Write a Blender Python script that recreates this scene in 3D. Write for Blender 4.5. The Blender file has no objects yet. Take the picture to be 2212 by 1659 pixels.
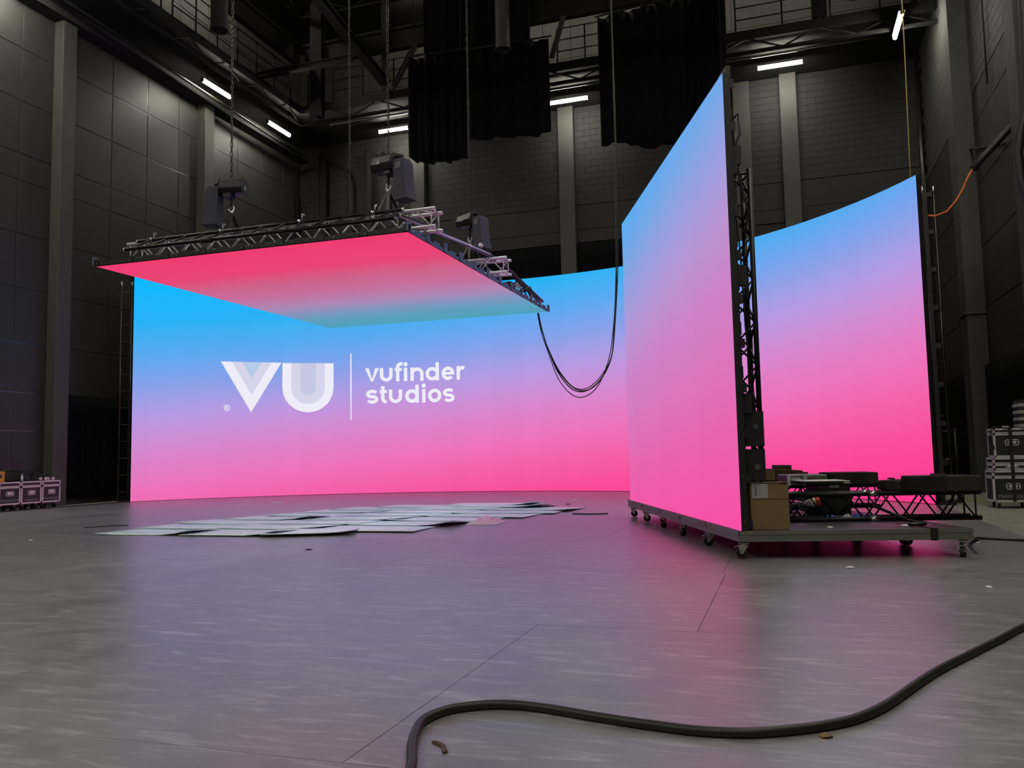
import bpy, bmesh, math, random
from mathutils import Vector, Matrix
rnd = random.Random(7)
PI = math.pi
S = bpy.context.scene
COL = S.collection

# ------------------------------------------------------------------ camera, world, exposure
cam_d = bpy.data.cameras.new('camera')
cam = bpy.data.objects.new('camera', cam_d)
COL.objects.link(cam)
S.camera = cam
cam_d.sensor_width = 36.0
cam_d.lens = 29.295
cam_d.clip_end = 200

def cam_axes(yaw, pitch, roll):
    cy, sy, cp, sp = math.cos(yaw), math.sin(yaw), math.cos(pitch), math.sin(pitch)
    f = Vector((-sy * cp, cy * cp, sp)); r = Vector((cy, sy, 0)); u = r.cross(f)
    return r * math.cos(roll) + u * math.sin(roll), u * math.cos(roll) - r * math.sin(roll), f
_r, _u, _f = cam_axes(math.radians(18.13), math.radians(4.789), math.radians(-1.137))
cam.matrix_world = Matrix(((_r.x, _u.x, -_f.x, 0), (_r.y, _u.y, -_f.y, 0), (_r.z, _u.z, -_f.z, 1.2), (0, 0, 0, 1)))

w = bpy.data.worlds.new('world'); S.world = w
w.use_nodes = True
w.node_tree.nodes['Background'].inputs[0].default_value = (0.5, 0.5, 0.45, 1)
w.node_tree.nodes['Background'].inputs[1].default_value = 0.0
S.view_settings.view_transform = 'Standard'
S.view_settings.look = 'None'
S.view_settings.gamma = 1.0
S.view_settings.exposure = 0.0
S.view_settings.use_curve_mapping = False
TUBE = 114.0        # strength of the fluorescent tubes
WALLK = 1.0        # strength of the video walls

# ------------------------------------------------------------------ materials
def lin(c):
    return tuple(((x / 255) / 12.92 if x / 255 <= .04045 else ((x / 255 + .055) / 1.055) ** 2.4) for x in c) + (1,)

def mat(name, rgb, rough=.6, metal=0.0, var=.12, scale=6.0, bump=0.0, spec=.5, stretch=None):
    m = bpy.data.materials.new(name); m.use_nodes = True
    nt = m.node_tree; b = nt.nodes['Principled BSDF']
    tc = nt.nodes.new('ShaderNodeTexCoord'); no = nt.nodes.new('ShaderNodeTexNoise')
    no.inputs['Scale'].default_value = scale; no.inputs['Detail'].default_value = 5
    if stretch:
        mp = nt.nodes.new('ShaderNodeMapping'); mp.inputs['Scale'].default_value = stretch
        nt.links.new(tc.outputs['Object'], mp.inputs[0]); nt.links.new(mp.outputs[0], no.inputs['Vector'])
    else:
        nt.links.new(tc.outputs['Object'], no.inputs['Vector'])
    cr = nt.nodes.new('ShaderNodeValToRGB')
    c = lin(rgb)
    cr.color_ramp.elements[0].position = .3; cr.color_ramp.elements[1].position = .7
    cr.color_ramp.elements[0].color = tuple(x * (1 - var) for x in c[:3]) + (1,)
    cr.color_ramp.elements[1].color = tuple(min(1, x * (1 + var)) for x in c[:3]) + (1,)
    nt.links.new(no.outputs['Fac'], cr.inputs[0]); nt.links.new(cr.outputs[0], b.inputs['Base Color'])
    b.inputs['Roughness'].default_value = rough; b.inputs['Metallic'].default_value = metal
    b.inputs['Specular IOR Level'].default_value = spec
    if bump:
        bp = nt.nodes.new('ShaderNodeBump'); bp.inputs['Strength'].default_value = bump
        bp.inputs['Distance'].default_value = .01
        nt.links.new(no.outputs['Fac'], bp.inputs['Height']); nt.links.new(bp.outputs[0], b.inputs['Normal'])
    return m

def emit(name, rgb, strength, sampling='AUTO'):
    m = bpy.data.materials.new(name); m.use_nodes = True
    nt = m.node_tree; nt.nodes.remove(nt.nodes['Principled BSDF'])
    e = nt.nodes.new('ShaderNodeEmission'); e.inputs[0].default_value = lin(rgb); e.inputs[1].default_value = strength
    nt.links.new(e.outputs[0], nt.nodes['Material Output'].inputs[0])
    return m

def screen(name, stops, coef, strength=1.0):
    """picture shown on a video wall: colour ramp over t = v + a*u + b*u*u (u, v run over the screen)"""
    m = bpy.data.materials.new(name); m.use_nodes = True
    nt = m.node_tree; nt.nodes.remove(nt.nodes['Principled BSDF'])
    N = nt.nodes.new; Lk = nt.links.new
    uv = N('ShaderNodeUVMap'); uv.uv_map = 'UVMap'
    sp = N('ShaderNodeSeparateXYZ'); Lk(uv.outputs[0], sp.inputs[0])
    a, b = coef
    m1 = N('ShaderNodeMath'); m1.operation = 'MULTIPLY_ADD'; m1.inputs[1].default_value = b; m1.inputs[2].default_value = a
    Lk(sp.outputs[0], m1.inputs[0])
    m2 = N('ShaderNodeMath'); m2.operation = 'MULTIPLY_ADD'; Lk(m1.outputs[0], m2.inputs[0]); Lk(sp.outputs[0], m2.inputs[1]); Lk(sp.outputs[1], m2.inputs[2])
    lo, hi = stops[0][0], stops[-1][0]
    mr = N('ShaderNodeMapRange'); mr.inputs['From Min'].default_value = lo; mr.inputs['From Max'].default_value = hi
    Lk(m2.outputs[0], mr.inputs['Value'])
    cr = N('ShaderNodeValToRGB'); Lk(mr.outputs[0], cr.inputs[0])
    el = cr.color_ramp.elements
    while len(el) > 1: el.remove(el[-1])
    for i, (t, c) in enumerate(stops):
        p = (t - lo) / (hi - lo)
        e = el[0] if i == 0 else el.new(p)
        e.position = p; e.color = lin(c)
    oi = N('ShaderNodeObjectInfo')
    m3 = N('ShaderNodeMath'); m3.operation = 'MULTIPLY_ADD'; m3.inputs[1].default_value = .022 * strength; m3.inputs[2].default_value = .989 * strength
    Lk(oi.outputs['Random'], m3.inputs[0])
    e = N('ShaderNodeEmission'); Lk(cr.outputs[0], e.inputs[0]); Lk(m3.outputs[0], e.inputs[1])
    Lk(e.outputs[0], nt.nodes['Material Output'].inputs[0])
    return m

M = {}
M['pipe'] = mat('black pipe', (30, 30, 32), .42, .6, .2, 20)
M['black'] = mat('black plastic', (20, 20, 23), .55, 0, .2, 12)
M['rubber'] = mat('rubber', (24, 24, 24), .6, 0, .2, 30)
M['cable'] = mat('cable rubber', (24, 25, 21), .5, 0, .15, 30)
M['steel'] = mat('black painted steel', (10, 10, 10), .8, .0, .2, 4)
M['silver'] = mat('aluminium', (196, 196, 198), .36, .55, .1, 25)
M['chrome'] = mat('zinc', (205, 205, 205), .25, 1.0, .05, 25)
M['deckalu'] = mat('grey deck aluminium', (112, 114, 108), .5, .35, .12, 8, stretch=(1, 1, 8))
M['decktop'] = mat('dark deck plywood', (64, 60, 64), .38, 0, .2, 10)
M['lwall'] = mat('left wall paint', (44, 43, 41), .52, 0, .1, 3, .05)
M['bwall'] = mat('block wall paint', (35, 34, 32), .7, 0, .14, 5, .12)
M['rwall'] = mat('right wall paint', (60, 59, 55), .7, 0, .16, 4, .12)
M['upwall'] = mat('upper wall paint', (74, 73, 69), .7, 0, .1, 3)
M['joint'] = mat('glossy joint strip', (40, 40, 38), .3, 0, .1, 3, spec=.9)
M['pil'] = mat('pilaster paint', (66, 65, 61), .6, 0, .08, 3)
M['dark'] = mat('dark void paint', (30, 30, 31), .8, 0, .15, 2)
M['drape'] = mat('black drape', (13, 13, 16), .95, 0, .3, 5, spec=.1)
M['concrete'] = mat('concrete', (128, 128, 116), .7, 0, .15, 4, .05)
M['card'] = mat('cardboard', (118, 97, 64), .8, 0, .08, 9)
M['carddark'] = mat('brown cardboard', (78, 56, 44), .8, 0, .12, 9)
M['paper'] = mat('white paper', (225, 225, 218), .7, 0, .04, 9)
M['label'] = mat('pale label', (150, 150, 146), .6, 0, .05, 9)
M['ink'] = mat('print ink', (55, 52, 48), .7, 0, .05, 9)
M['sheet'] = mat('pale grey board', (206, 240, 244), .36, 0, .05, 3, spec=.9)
M['hoistbody'] = mat('hoist housing', (34, 34, 38), .42, .2, .15, 15)
M['bag'] = mat('chain bag canvas', (58, 58, 72), .85, 0, .12, 18, .15)
M['chain'] = mat('hoist chain', (62, 62, 60), .45, .7, .2, 40)
M['casebody'] = mat('flight case laminate', (40, 38, 42), .5, 0, .15, 12)
M['casealu'] = mat('flight case edge', (215, 213, 212), .4, .25, .1, 20)
M['cream'] = mat('stencil paint', (120, 118, 118), .7, 0, .05, 9)
M['ledback'] = mat('panel housing', (26, 25, 28), .55, .2, .15, 15)
M['ledbracket'] = mat('grey panel bracket', (84, 92, 112), .5, .4, .1, 15)
M['lilac'] = mat('grey scaffold tube', (196, 190, 206), .4, .2, .08, 15)
M['rail'] = mat('dark handrail steel', (70, 70, 66), .32, .8, .12, 10)
M['yellow'] = mat('yellow cable', (176, 158, 84), .6, 0, .05, 9)
M['orange'] = mat('orange cable', (196, 104, 56), .6, 0, .05, 9)
M['red'] = mat('red plastic', (196, 60, 40), .45, 0, .05, 9)
M['blue'] = mat('blue cloth', (52, 74, 150), .8, 0, .15, 20)
M['orangebox'] = mat('orange tin', (222, 150, 50), .5, 0, .15, 20)
M['clear'] = mat('clear plastic', (190, 190, 200), .15, 0, .05, 20)
M['pinkbag'] = mat('thin white plastic', (214, 190, 204), .4, 0, .06, 20)
M['foam'] = mat('dark foam block', (48, 38, 33), .95, 0, .2, 25, .3)
M['weight'] = mat('dark counterweight', (42, 37, 32), .9, 0, .2, 25, .2)
M['amber'] = mat('yellow floor line', (170, 150, 60), .6, 0, .1, 6)
M['tube'] = emit('fluorescent tube', (255, 249, 232), TUBE)
M['logo_a'] = emit('logo white', (238, 236, 249), 1.0)
M['logo_b'] = emit('logo pale', (214, 212, 234), 1.0)
M['logo_c'] = emit('logo blue grey', (182, 203, 232), 1.0)
M['logo_d'] = emit('logo lilac grey', (197, 200, 227), 1.0)
RAMP = [(-.42, (255, 56, 140)), (-.3, (254, 64, 145)), (-.2, (250, 76, 153)), (-.08, (244, 96, 168)), (.04, (238, 114, 186)), (.2, (216, 134, 206)), (.365, (180, 155, 226)),
        (.5, (134, 161, 234)), (.63, (90, 169, 240)), (.775, (42, 178, 246)), (1.0, (0, 186, 255))]
M['screen_main'] = screen('main screen picture', RAMP, (-.42, .03), WALLK)
RAMP = [(t - .055, c) for t, c in RAMP]
RAMP2 = [(-.1, (255, 84, 172)), (.1, (240, 103, 178)), (.28, (224, 124, 196)), (.42, (212, 134, 206)), (.56, (192, 152, 218)), (.7, (164, 163, 228)), (.85, (122, 172, 238)), (1.0, (92, 178, 250)), (1.1, (80, 182, 255))]
M['screen_side'] = screen('side screen picture', RAMP2, (-.12, .0), .93)
RAMP3 = [(0, (242, 62, 114)), (.2, (234, 72, 122)), (.3, (210, 97, 137)), (.46, (198, 114, 160)), (.6, (176, 136, 182)), (.72, (132, 151, 193)), (.84, (96, 161, 194)), (1.0, (80, 164, 188))]
M['screen_top'] = screen('overhead screen picture', RAMP3, (0, 0), .97)

def floor_material():
    m = bpy.data.materials.new('stage floor board'); m.use_nodes = True
    nt = m.node_tree; b = nt.nodes['Principled BSDF']; N = nt.nodes.new; Lk = nt.links.new
    geo = N('ShaderNodeNewGeometry')
    n1 = N('ShaderNodeTexNoise'); n1.inputs['Scale'].default_value = .55; n1.inputs['Detail'].default_value = 6; n1.inputs['Roughness'].default_value = .6
    n2 = N('ShaderNodeTexNoise'); n2.inputs['Scale'].default_value = 3.0; n2.inputs['Detail'].default_value = 8; n2.inputs['Roughness'].default_value = .65; n2.inputs['Distortion'].default_value = .8
    mp = N('ShaderNodeMapping'); mp.inputs['Rotation'].default_value = (0, 0, .35); mp.inputs['Scale'].default_value = (1, 5.5, 1)
    Lk(geo.outputs['Position'], mp.inputs[0])
    n3 = N('ShaderNodeTexNoise'); n3.inputs['Scale'].default_value = 2.2; n3.inputs['Detail'].default_value = 7; n3.inputs['Roughness'].default_value = .7; n3.inputs['Distortion'].default_value = 1.2
    Lk(geo.outputs['Position'], n1.inputs['Vector']); Lk(geo.outputs['Position'], n2.inputs['Vector']); Lk(mp.outputs[0], n3.inputs['Vector'])
    # light scuffs: the top end of the stretched noise
    sc = N('ShaderNodeMapRange'); sc.inputs['From Min'].default_value = .52; sc.inputs['From Max'].default_value = .74; Lk(n3.outputs['Fac'], sc.inputs['Value'])
    cr = N('ShaderNodeValToRGB'); cr.color_ramp.elements[0].position = .3; cr.color_ramp.elements[1].position = .7
    cr.color_ramp.elements[0].color = lin((93, 90, 93)); cr.color_ramp.elements[1].color = lin((129, 124, 129))
    ad = N('ShaderNodeMath'); ad.operation = 'MULTIPLY_ADD'; ad.inputs[1].default_value = .55; Lk(n2.outputs['Fac'], ad.inputs[0])
    ml = N('ShaderNodeMath'); ml.operation = 'MULTIPLY'; ml.inputs[1].default_value = .45; Lk(n1.outputs['Fac'], ml.inputs[0]); Lk(ml.outputs[0], ad.inputs[2])
    Lk(ad.outputs[0], cr.inputs[0])
    mx = N('ShaderNodeMix'); mx.data_type = 'RGBA'; Lk(cr.outputs[0], mx.inputs[6]); mx.inputs[7].default_value = lin((198, 190, 196))
    hf = N('ShaderNodeMath'); hf.operation = 'MULTIPLY'; hf.inputs[1].default_value = .62; Lk(sc.outputs[0], hf.inputs[0]); Lk(hf.outputs[0], mx.inputs[0])
    oi = N('ShaderNodeObjectInfo'); hs = N('ShaderNodeHueSaturation')
    vr = N('ShaderNodeMath'); vr.operation = 'MULTIPLY_ADD'; vr.inputs[1].default_value = .16; vr.inputs[2].default_value = .92; Lk(oi.outputs['Random'], vr.inputs[0])
    Lk(vr.outputs[0], hs.inputs['Value']); Lk(mx.outputs[2], hs.inputs['Color']); Lk(hs.outputs[0], b.inputs['Base Color'])
    rr = N('ShaderNodeMapRange'); rr.inputs['To Min'].default_value = .26; rr.inputs['To Max'].default_value = .42; Lk(n2.outputs['Fac'], rr.inputs['Value'])
    Lk(rr.outputs[0], b.inputs['Roughness']); b.inputs['Specular IOR Level'].default_value = 1.0; b.inputs['IOR'].default_value = 1.72
    bp = N('ShaderNodeBump'); bp.inputs['Strength'].default_value = .08; bp.inputs['Distance'].default_value = .01; Lk(n3.outputs['Fac'], bp.inputs['Height']); Lk(bp.outputs[0], b.inputs['Normal'])
    return m
M['floor'] = floor_material()

# ------------------------------------------------------------------ mesh helpers
ROOT = {}          # object name -> world origin its vertices are measured from

class MB:
    def __init__(s):
        s.v = []; s.f = []; s.m = []; s.sm = []; s.uv = {}
    def face(s, idx, mi=0, sm=False, uv=None):
        if uv: s.uv[len(s.f)] = uv
        s.f.append(tuple(idx)); s.m.append(mi); s.sm.append(sm)
    def hexa(s, p, mi=0):
        """p: 8 points, bottom ring then top ring, both counter-clockwise seen from above"""
        o = len(s.v); s.v += [Vector(x) for x in p]
        for q in ((3, 2, 1, 0), (4, 5, 6, 7), (0, 1, 5, 4), (1, 2, 6, 5), (2, 3, 7, 6), (3, 0, 4, 7)):
            s.face([o + i for i in q], mi)
        return s
    def box(s, a, b, mi=0, T=None):
        x0, y0, z0 = (min(a[i], b[i]) for i in range(3)); x1, y1, z1 = (max(a[i], b[i]) for i in range(3))
        p = [(x0, y0, z0), (x1, y0, z0), (x1, y1, z0), (x0, y1, z0), (x0, y0, z1), (x1, y0, z1), (x1, y1, z1), (x0, y1, z1)]
        if T: p = [T(Vector(q)) for q in p]
        return s.hexa(p, mi)
    def tube(s, a, b, r, n=10, mi=0, r2=None, caps=True):
        a = Vector(a); b = Vector(b); d = (b - a).normalized()
        x = d.orthogonal().normalized(); y = d.cross(x); o = len(s.v); r2 = r if r2 is None else r2
        for c, rr in ((a, r), (b, r2)):
            for i in range(n):
                t = 2 * PI * i / n; s.v.append(c + (x * math.cos(t) + y * math.sin(t)) * rr)
        for i in range(n):
            j = (i + 1) % n; s.face((o + i, o + j, o + n + j, o + n + i), mi, True)
        if caps:
            s.face([o + i for i in range(n)][::-1], mi); s.face([o + n + i for i in range(n)], mi)
        return s
    def path(s, pts, r, n=8, mi=0):
        pts = [Vector(p) for p in pts]; o = len(s.v); k = len(pts)
        x = None
        for i, p in enumerate(pts):
            d = (pts[min(i + 1, k - 1)] - pts[max(i - 1, 0)]).normalized()
            x = d.orthogonal().normalized() if x is None else (x - d * x.dot(d)).normalized()
            y = d.cross(x)
            for q in range(n):
                t = 2 * PI * q / n; s.v.append(p + (x * math.cos(t) + y * math.sin(t)) * r)
        for i in range(k - 1):
            for q in range(n):
                e = (q + 1) % n; a = o + i * n
                s.face((a + q, a + e, a + n + e, a + n + q), mi, True)
        s.face([o + q for q in range(n)][::-1], mi); s.face([o + (k - 1) * n + q for q in range(n)], mi)
        return s
    def prism(s, pts, ex, mi=0):
        """closed polygon pts (world) extruded by vector ex"""
        o = len(s.v); n = len(pts); ex = Vector(ex)
        s.v += [Vector(p) for p in pts] + [Vector(p) + ex for p in pts]
        s.face([o + i for i in range(n)][::-1], mi); s.face([o + n + i for i in range(n)], mi)
        for i in range(n):
            j = (i + 1) % n; s.face((o + i, o + j, o + n + j, o + n + i), mi)
        return s
    def grid(s, P, mi=0, sm=True, th=None):
        """P[i][j] world points, optional thickness vector th"""
        o = len(s.v); a = len(P); b = len(P[0])
        for row in P: s.v += [Vector(p) for p in row]
        for i in range(a - 1):
            for j in range(b - 1):
                s.face((o + i * b + j, o + (i + 1) * b + j, o + (i + 1) * b + j + 1, o + i * b + j + 1), mi, sm)
        if th is not None:
            th = Vector(th); q = len(s.v)
            for row in P: s.v += [Vector(p) + th for p in row]
            for i in range(a - 1):
                for j in range(b - 1):
                    s.face((q + i * b + j, q + i * b + j + 1, q + (i + 1) * b + j + 1, q + (i + 1) * b + j), mi, sm)
            ring = [i * b for i in range(a)] + [(a - 1) * b + j for j in range(1, b)] + [i * b + b - 1 for i in range(a - 2, -1, -1)] + [j for j in range(b - 2, 0, -1)]
            for k in range(len(ring)):
                x, y = ring[k], ring[(k + 1) % len(ring)]
                s.face((o + x, q + x, q + y, o + y), mi)
        return s
    def build(s, name, mats, parent=None, origin=None, bevel=0, fix=True):
        if not isinstance(mats, (list, tuple)): mats = [mats]
        if parent is not None: O = ROOT[parent.name]
        elif origin is not None: O = Vector(origin)
        else:
            xs = [p.x for p in s.v]; ys = [p.y for p in s.v]; zs = [p.z for p in s.v]
            O = Vector(((min(xs) + max(xs)) / 2, (min(ys) + max(ys)) / 2, min(zs)))
        me = bpy.data.meshes.new(name)
        me.from_pydata([tuple(p - O) for p in s.v], [], s.f)
        for m in mats: me.materials.append(m)
        me.polygons.foreach_set('material_index', s.m); me.polygons.foreach_set('use_smooth', s.sm)
        if s.uv:
            ul = me.uv_layers.new(name='UVMap')
            for fi, uv in s.uv.items():
                for k, li in enumerate(me.polygons[fi].loop_indices): ul.data[li].uv = uv[k]
        elif fix:
            bm = bmesh.new(); bm.from_mesh(me); bmesh.ops.recalc_face_normals(bm, faces=bm.faces); bm.to_mesh(me); bm.free()
        me.update()
        o = bpy.data.objects.new(name, me); COL.objects.link(o)
        if parent is not None: o.parent = parent
        else: o.location = O
        ROOT[o.name] = O
        if bevel:
            md = o.modifiers.new('bevel', 'BEVEL'); md.width = bevel; md.segments = 2; md.limit_method = 'ANGLE'
        return o

def tag(o, label, cat, group=None):
    o['label'] = label; o['category'] = cat
    if group: o['group'] = group
    return o
def thing(name, label, cat, loc=(0, 0, 0), group=None, rotz=0):
    o = bpy.data.objects.new(name, None); COL.objects.link(o); o.empty_display_size = .2
    o.location = loc; o.rotation_euler = (0, 0, rotz); ROOT[o.name] = Vector(loc)
    return tag(o, label, cat, group)
def local(name, label, cat, group=None):
    """a thing built about the world origin, moved into place afterwards"""
    return thing(name, label, cat, (0, 0, 0), group)
def dup(o, loc=None, rot=None, label=None, parent=None):
    c = o.copy(); COL.objects.link(c)
    if parent is not None: c.parent = parent
    if loc is not None: c.location = loc
    if rot is not None: c.rotation_euler = rot
    if label: c['label'] = label
    ROOT[c.name] = Vector(c.location)
    for ch in o.children: dup(ch, parent=c)
    return c
def struct(o):
    o['kind'] = 'structure'; return o

def text_on(name, body, size, P, X, Y, m, parent, bold=0.0):
    """flat lettering: baseline starts at P, runs along X, up along Y"""
    cu = bpy.data.curves.new(name, 'FONT'); cu.body = body; cu.size = size; cu.offset = bold; cu.resolution_u = 2
    t = bpy.data.objects.new(name, cu); COL.objects.link(t)
    dg = bpy.context.evaluated_depsgraph_get(); me = t.evaluated_get(dg).to_mesh()
    X = Vector(X).normalized(); Y = Vector(Y).normalized(); b = MB()
    b.v = [Vector(P) + X * v.co.x + Y * v.co.y for v in me.vertices]
    for p in me.polygons: b.face(p.vertices)
    t.evaluated_get(dg).to_mesh_clear(); bpy.data.objects.remove(t)
    return b.build(name, m, parent, fix=False)

# ------------------------------------------------------------------ room shell
XL, XR, YB, YF, ZT = -19.93, 5.0, 31.3, -9.0, 22.0
fl = struct(MB().box((XL - .4, YF, -.4), (XR + 2.5, YB + .4, -.012)).build('floor', M['concrete']))
# stage floor of large boards, joints recessed
rowY = [3.01 + 2.72 * k for k in range(-4, 9)]
starts = {0: -1.72, 1: -.62, 2: -4.30, 3: -2.5, 4: -.7, 5: -3.3, 6: -1.5, 7: -4.0, -1: -.4, -2: -2.2, -3: -1.0, -4: -3.0}
XE0, XE1, YE = -18.62, 2.88, 24.77
def board(x0, y0, x1, y1):
    g = .0016
    MB().box((x0 + g, y0 + g, -.011), (x1 - g, y1 - g, 0)).build('floor_board', M['floor'], fl, bevel=.0015)
for k in range(-4, 8):
    y0, y1 = 3.01 + 2.72 * k, 3.01 + 2.72 * (k + 1)
    xs = [starts[k] + 3.65 * i for i in range(-6, 4)]
    xs = [XE0] + [x for x in xs if XE0 + .3 < x < XE1 - .3] + [XE1]
    for a, b in zip(xs[:-1], xs[1:]): board(a, y0, b, y1)
board(-16.8, YE, -8.2, YE + 1.6); board(-8.2, YE, -1.0, YE + 1.6)
struct(MB().box((XE0 - .14, YF, -.012), (XE0, YB - 6, .02)).build('trim_1', M['rubber']))
o = struct(MB().box((3.4, 20.3, -.012), (XR - .02, 20.42, .002)).build('trim_2', M['amber']))
struct(MB().box((XL, YF, ZT), (XR + 2.4, YB + .4, ZT + .3)).build('ceiling', M['dark']))

# left wall: smooth panels in a grid, recessed joints, pilasters
wl = struct(MB().box((XL - .3, YF, -.012), (XL - .014, YB + .3, ZT)).build('wall_left', M['joint']))
zj = [3.15, 4.52, 6.04, 7.56, 9.06, 9.82, 11.33, 12.84, 14.4, 15.9, 17.4, 18.9]
yj = [-8.9, -6.4, -4.88, -3.36, -1.84, -.3, 1.2, 2.7, 4.25, 5.75, 7.1, 8.6, 10.1, 11.6, 12.4, 14.0, 15.6, 17.2, 18.55, 20.53, 22.06, 23.58, 25.1, 26.91, 28.44, 29.96, 31.3]
def wall_piece(y0, y1, z0, z1, mm='lwall'):
    g = .017
    MB().box((XL - .03, y0 + g, z0 + g), (XL + rnd.uniform(-.003, .003), y1 - g, z1 - g)).build('wall_panel', M[mm], wl, bevel=.007)
for y0, y1 in zip(yj[:-1], yj[1:]):
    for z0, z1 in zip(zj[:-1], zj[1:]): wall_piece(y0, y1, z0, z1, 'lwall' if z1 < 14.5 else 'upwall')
    for z0, z1 in ((0, 1.0), (1.0, 2.1), (2.1, 3.15)):
        wall_piece(y0, y1, z0, z1)
for y0, y1 in ((18.1 + .17, 18.76), (24.54, 25.05), (11.6, 12.1), (5.1, 5.6), (-1.4, -.9)):
    MB().box((XL, y0, -.012), (XL + .35, y1, 14.15)).build('pilaster', M['pil'], wl, bevel=.012)
MB().box((XL, YF, 14.15), (XL + .5, YB, 14.5)).build('soffit', M['dark'], wl)

# back wall: block courses above a smooth band, pilasters
wb = struct(MB().box((XL, YB + .04, -.012), (XR + .4, YB + .3, ZT)).build('wall_back', M['dark']))
for z0, z1 in ((-.01, 3.2), (3.2, 6.3), (6.3, 9.36), (9.36, 9.87), (9.87, 10.86)):
    xx = [XL] + [-14.45, -8.05, .31] + [XR]
    for a, b in zip(xx[:-1], xx[1:]):
        MB().box((a + .012, YB - (.03 if z1 == 9.87 else 0), z0 + .012), (b - .012, YB + .05, z1 - .012)).build('wall_panel', M['bwall'], wb, bevel=.006)
for x0, x1 in ((-14.42, -13.82), (-8.05, -7.43), (.31, .89), (-1.35, -.75)):
    top = 14.9
    MB().box((x0, YB - (.28 if x0 != -1.35 else .12), -.012), (x1, YB + .01, top)).build('pilaster', M['pil'], wb, bevel=.012)
BW, BH = .505, .25
rest = MB(); nblk = 0
for z0, z1 in ((14.9, 16.9), (16.9, 19.2)):
    for i in range(8):
        MB().box((XL + i * 3.11 + .008, YB - .01, z0 + .008), (XL + (i + 1) * 3.11 - .008, YB + .05, z1 - .008)).build('wall_panel', M['upwall'], wb)
for r in range(0, 16):
    z0 = 10.87 + r * BH
    for c in range(-1, 51):
        x0 = XL + c * BW + (BW / 2 if r % 2 else 0); x1 = min(x0 + BW, XR); x0 = max(x0, XL)
        if x1 - x0 < .1: continue
        j = rnd.uniform(0, .006)
        a, b = (x0 + .004, YB - .01 + j * .6, z0 + .004), (x1 - .004, YB + .05, z0 + BH - .004)
        seen = z0 < 14.3 and ((-9.6 < x0 < -5.2) or (x0 > -.9))
        if seen and nblk < 299:
            MB().box(a, b).build('concrete_block', M['bwall'], wb); nblk += 1
        else: rest.box(a, b)
o = rest.build('concrete_blockwork', M['bwall'], wb); o['kind'] = 'stuff'
# right wall: blockwork above, panels below, two pilasters
wr = struct(MB().box((XR + .04, YF, -.012), (XR + .3, YB + .3, ZT)).build('wall_right', M['dark']))
zr = [0, 1.6, 3.21, 4.69, 6.26, 7.87, 9.48, 10.32]
yr = [YB - .75 * k for k in range(0, 40)]
for y1, y0 in zip(yr[:-1], yr[1:]):
    for z0, z1 in zip(zr[:-1], zr[1:]):
        if y0 < 14 and z0 > 0.0 and y0 > 13: pass
        MB().box((XR - rnd.uniform(0, .004), y0 + .006, z0 + .012), (XR + .05, y1 - .006, z1 - .012)).build('wall_panel', M['bwall'], wr, bevel=.004)
for y0, y1 in ((23.9, 24.7), (17.9, 18.6), (11.4, 12.1), (5.0, 5.7)):
    MB().box((XR - .45, y0, -.012), (XR + .02, y1, 15.0)).build('pilaster', M['rwall'], wr, bevel=.012)
MB().box((XR - .5, 23.85, 5.0 - .45), (XR + .02, 24.75, 5.06 - .45)).build('ledge', M['pil'], wr)
rb = MB()
for r in range(0, 30):
    z0 = 10.33 + r * BH
    for c in range(0, 62):
        y1 = YB - c * BW - (BW / 2 if r % 2 else 0); y0 = y1 - BW
        if y0 < 2: continue
        rb.box((XR - rnd.uniform(0, .006) - .004, y0 + .006, z0 + .006), (XR + .05, y1 - .006, z0 + BH - .006))
o = rb.build('concrete_blockwork', M['rwall'], wr); o['kind'] = 'stuff'
struct(MB().box((XL, YF - .3, -.012), (XR + 2.4, YF, ZT)).build('wall_front', M['dark']))

# black drapes along the foot of the side walls
def drape(name, label, P0, P1, z0, z1, nrm, amp=.05, folds=18, jag=0.0, group=None, flip=1):
    P0 = Vector(P0); P1 = Vector(P1); nrm = Vector(nrm); n = folds * 4; rows = []
    hem = [rnd.uniform(-1, 1) for _ in range(folds + 2)]
    for k in range(7):
        row = []
        for i in range(n + 1):
            t = i / n; q = t * folds; a = int(q)
            h = hem[a] * (1 - (q - a)) + hem[a + 1] * (q - a)
            zb = z0 + h * jag
            z = z1 + (zb - z1) * (k / 6)
            d = amp * (.35 + .65 * k / 6) * (math.sin(2 * PI * t * folds) + .4 * math.sin(2 * PI * t * folds * .37 + 1))
            p = P0 + (P1 - P0) * t + nrm * d; row.append((p.x, p.y, z))
        rows.append(row)
    o = MB().grid(rows, th=nrm * -.012).build(name, M['drape'])
    return tag(o, label, 'drape', group)
drape('black_drape', 'black drape along foot of left wall beside left end of big screen', (XL + .16, 18.85, 0), (XL + .16, 24.45, 0), .16, 3.15, (1, 0, 0), .05, 20)
drape('black_drape', 'black drape along foot of right wall beyond the right flight cases', (XR - .14, 24.8, 0), (XR - .14, 31.1, 0), .1, 3.2, (-1, 0, 0), .05, 22)
drape('black_drape', 'black drape on right wall directly behind the stacked flight cases', (XR - .14, 18.7, 0), (XR - .14, 23.8, 0), .1, 3.2, (-1, 0, 0), .05, 18)
drape('black_drape', 'black drape low on back wall above the curved screen', (-12.5, YB - .2, 0), (-4.0, YB - .2, 0), 5.5, 9.3, (0, -1, 0), .05, 26)

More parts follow.
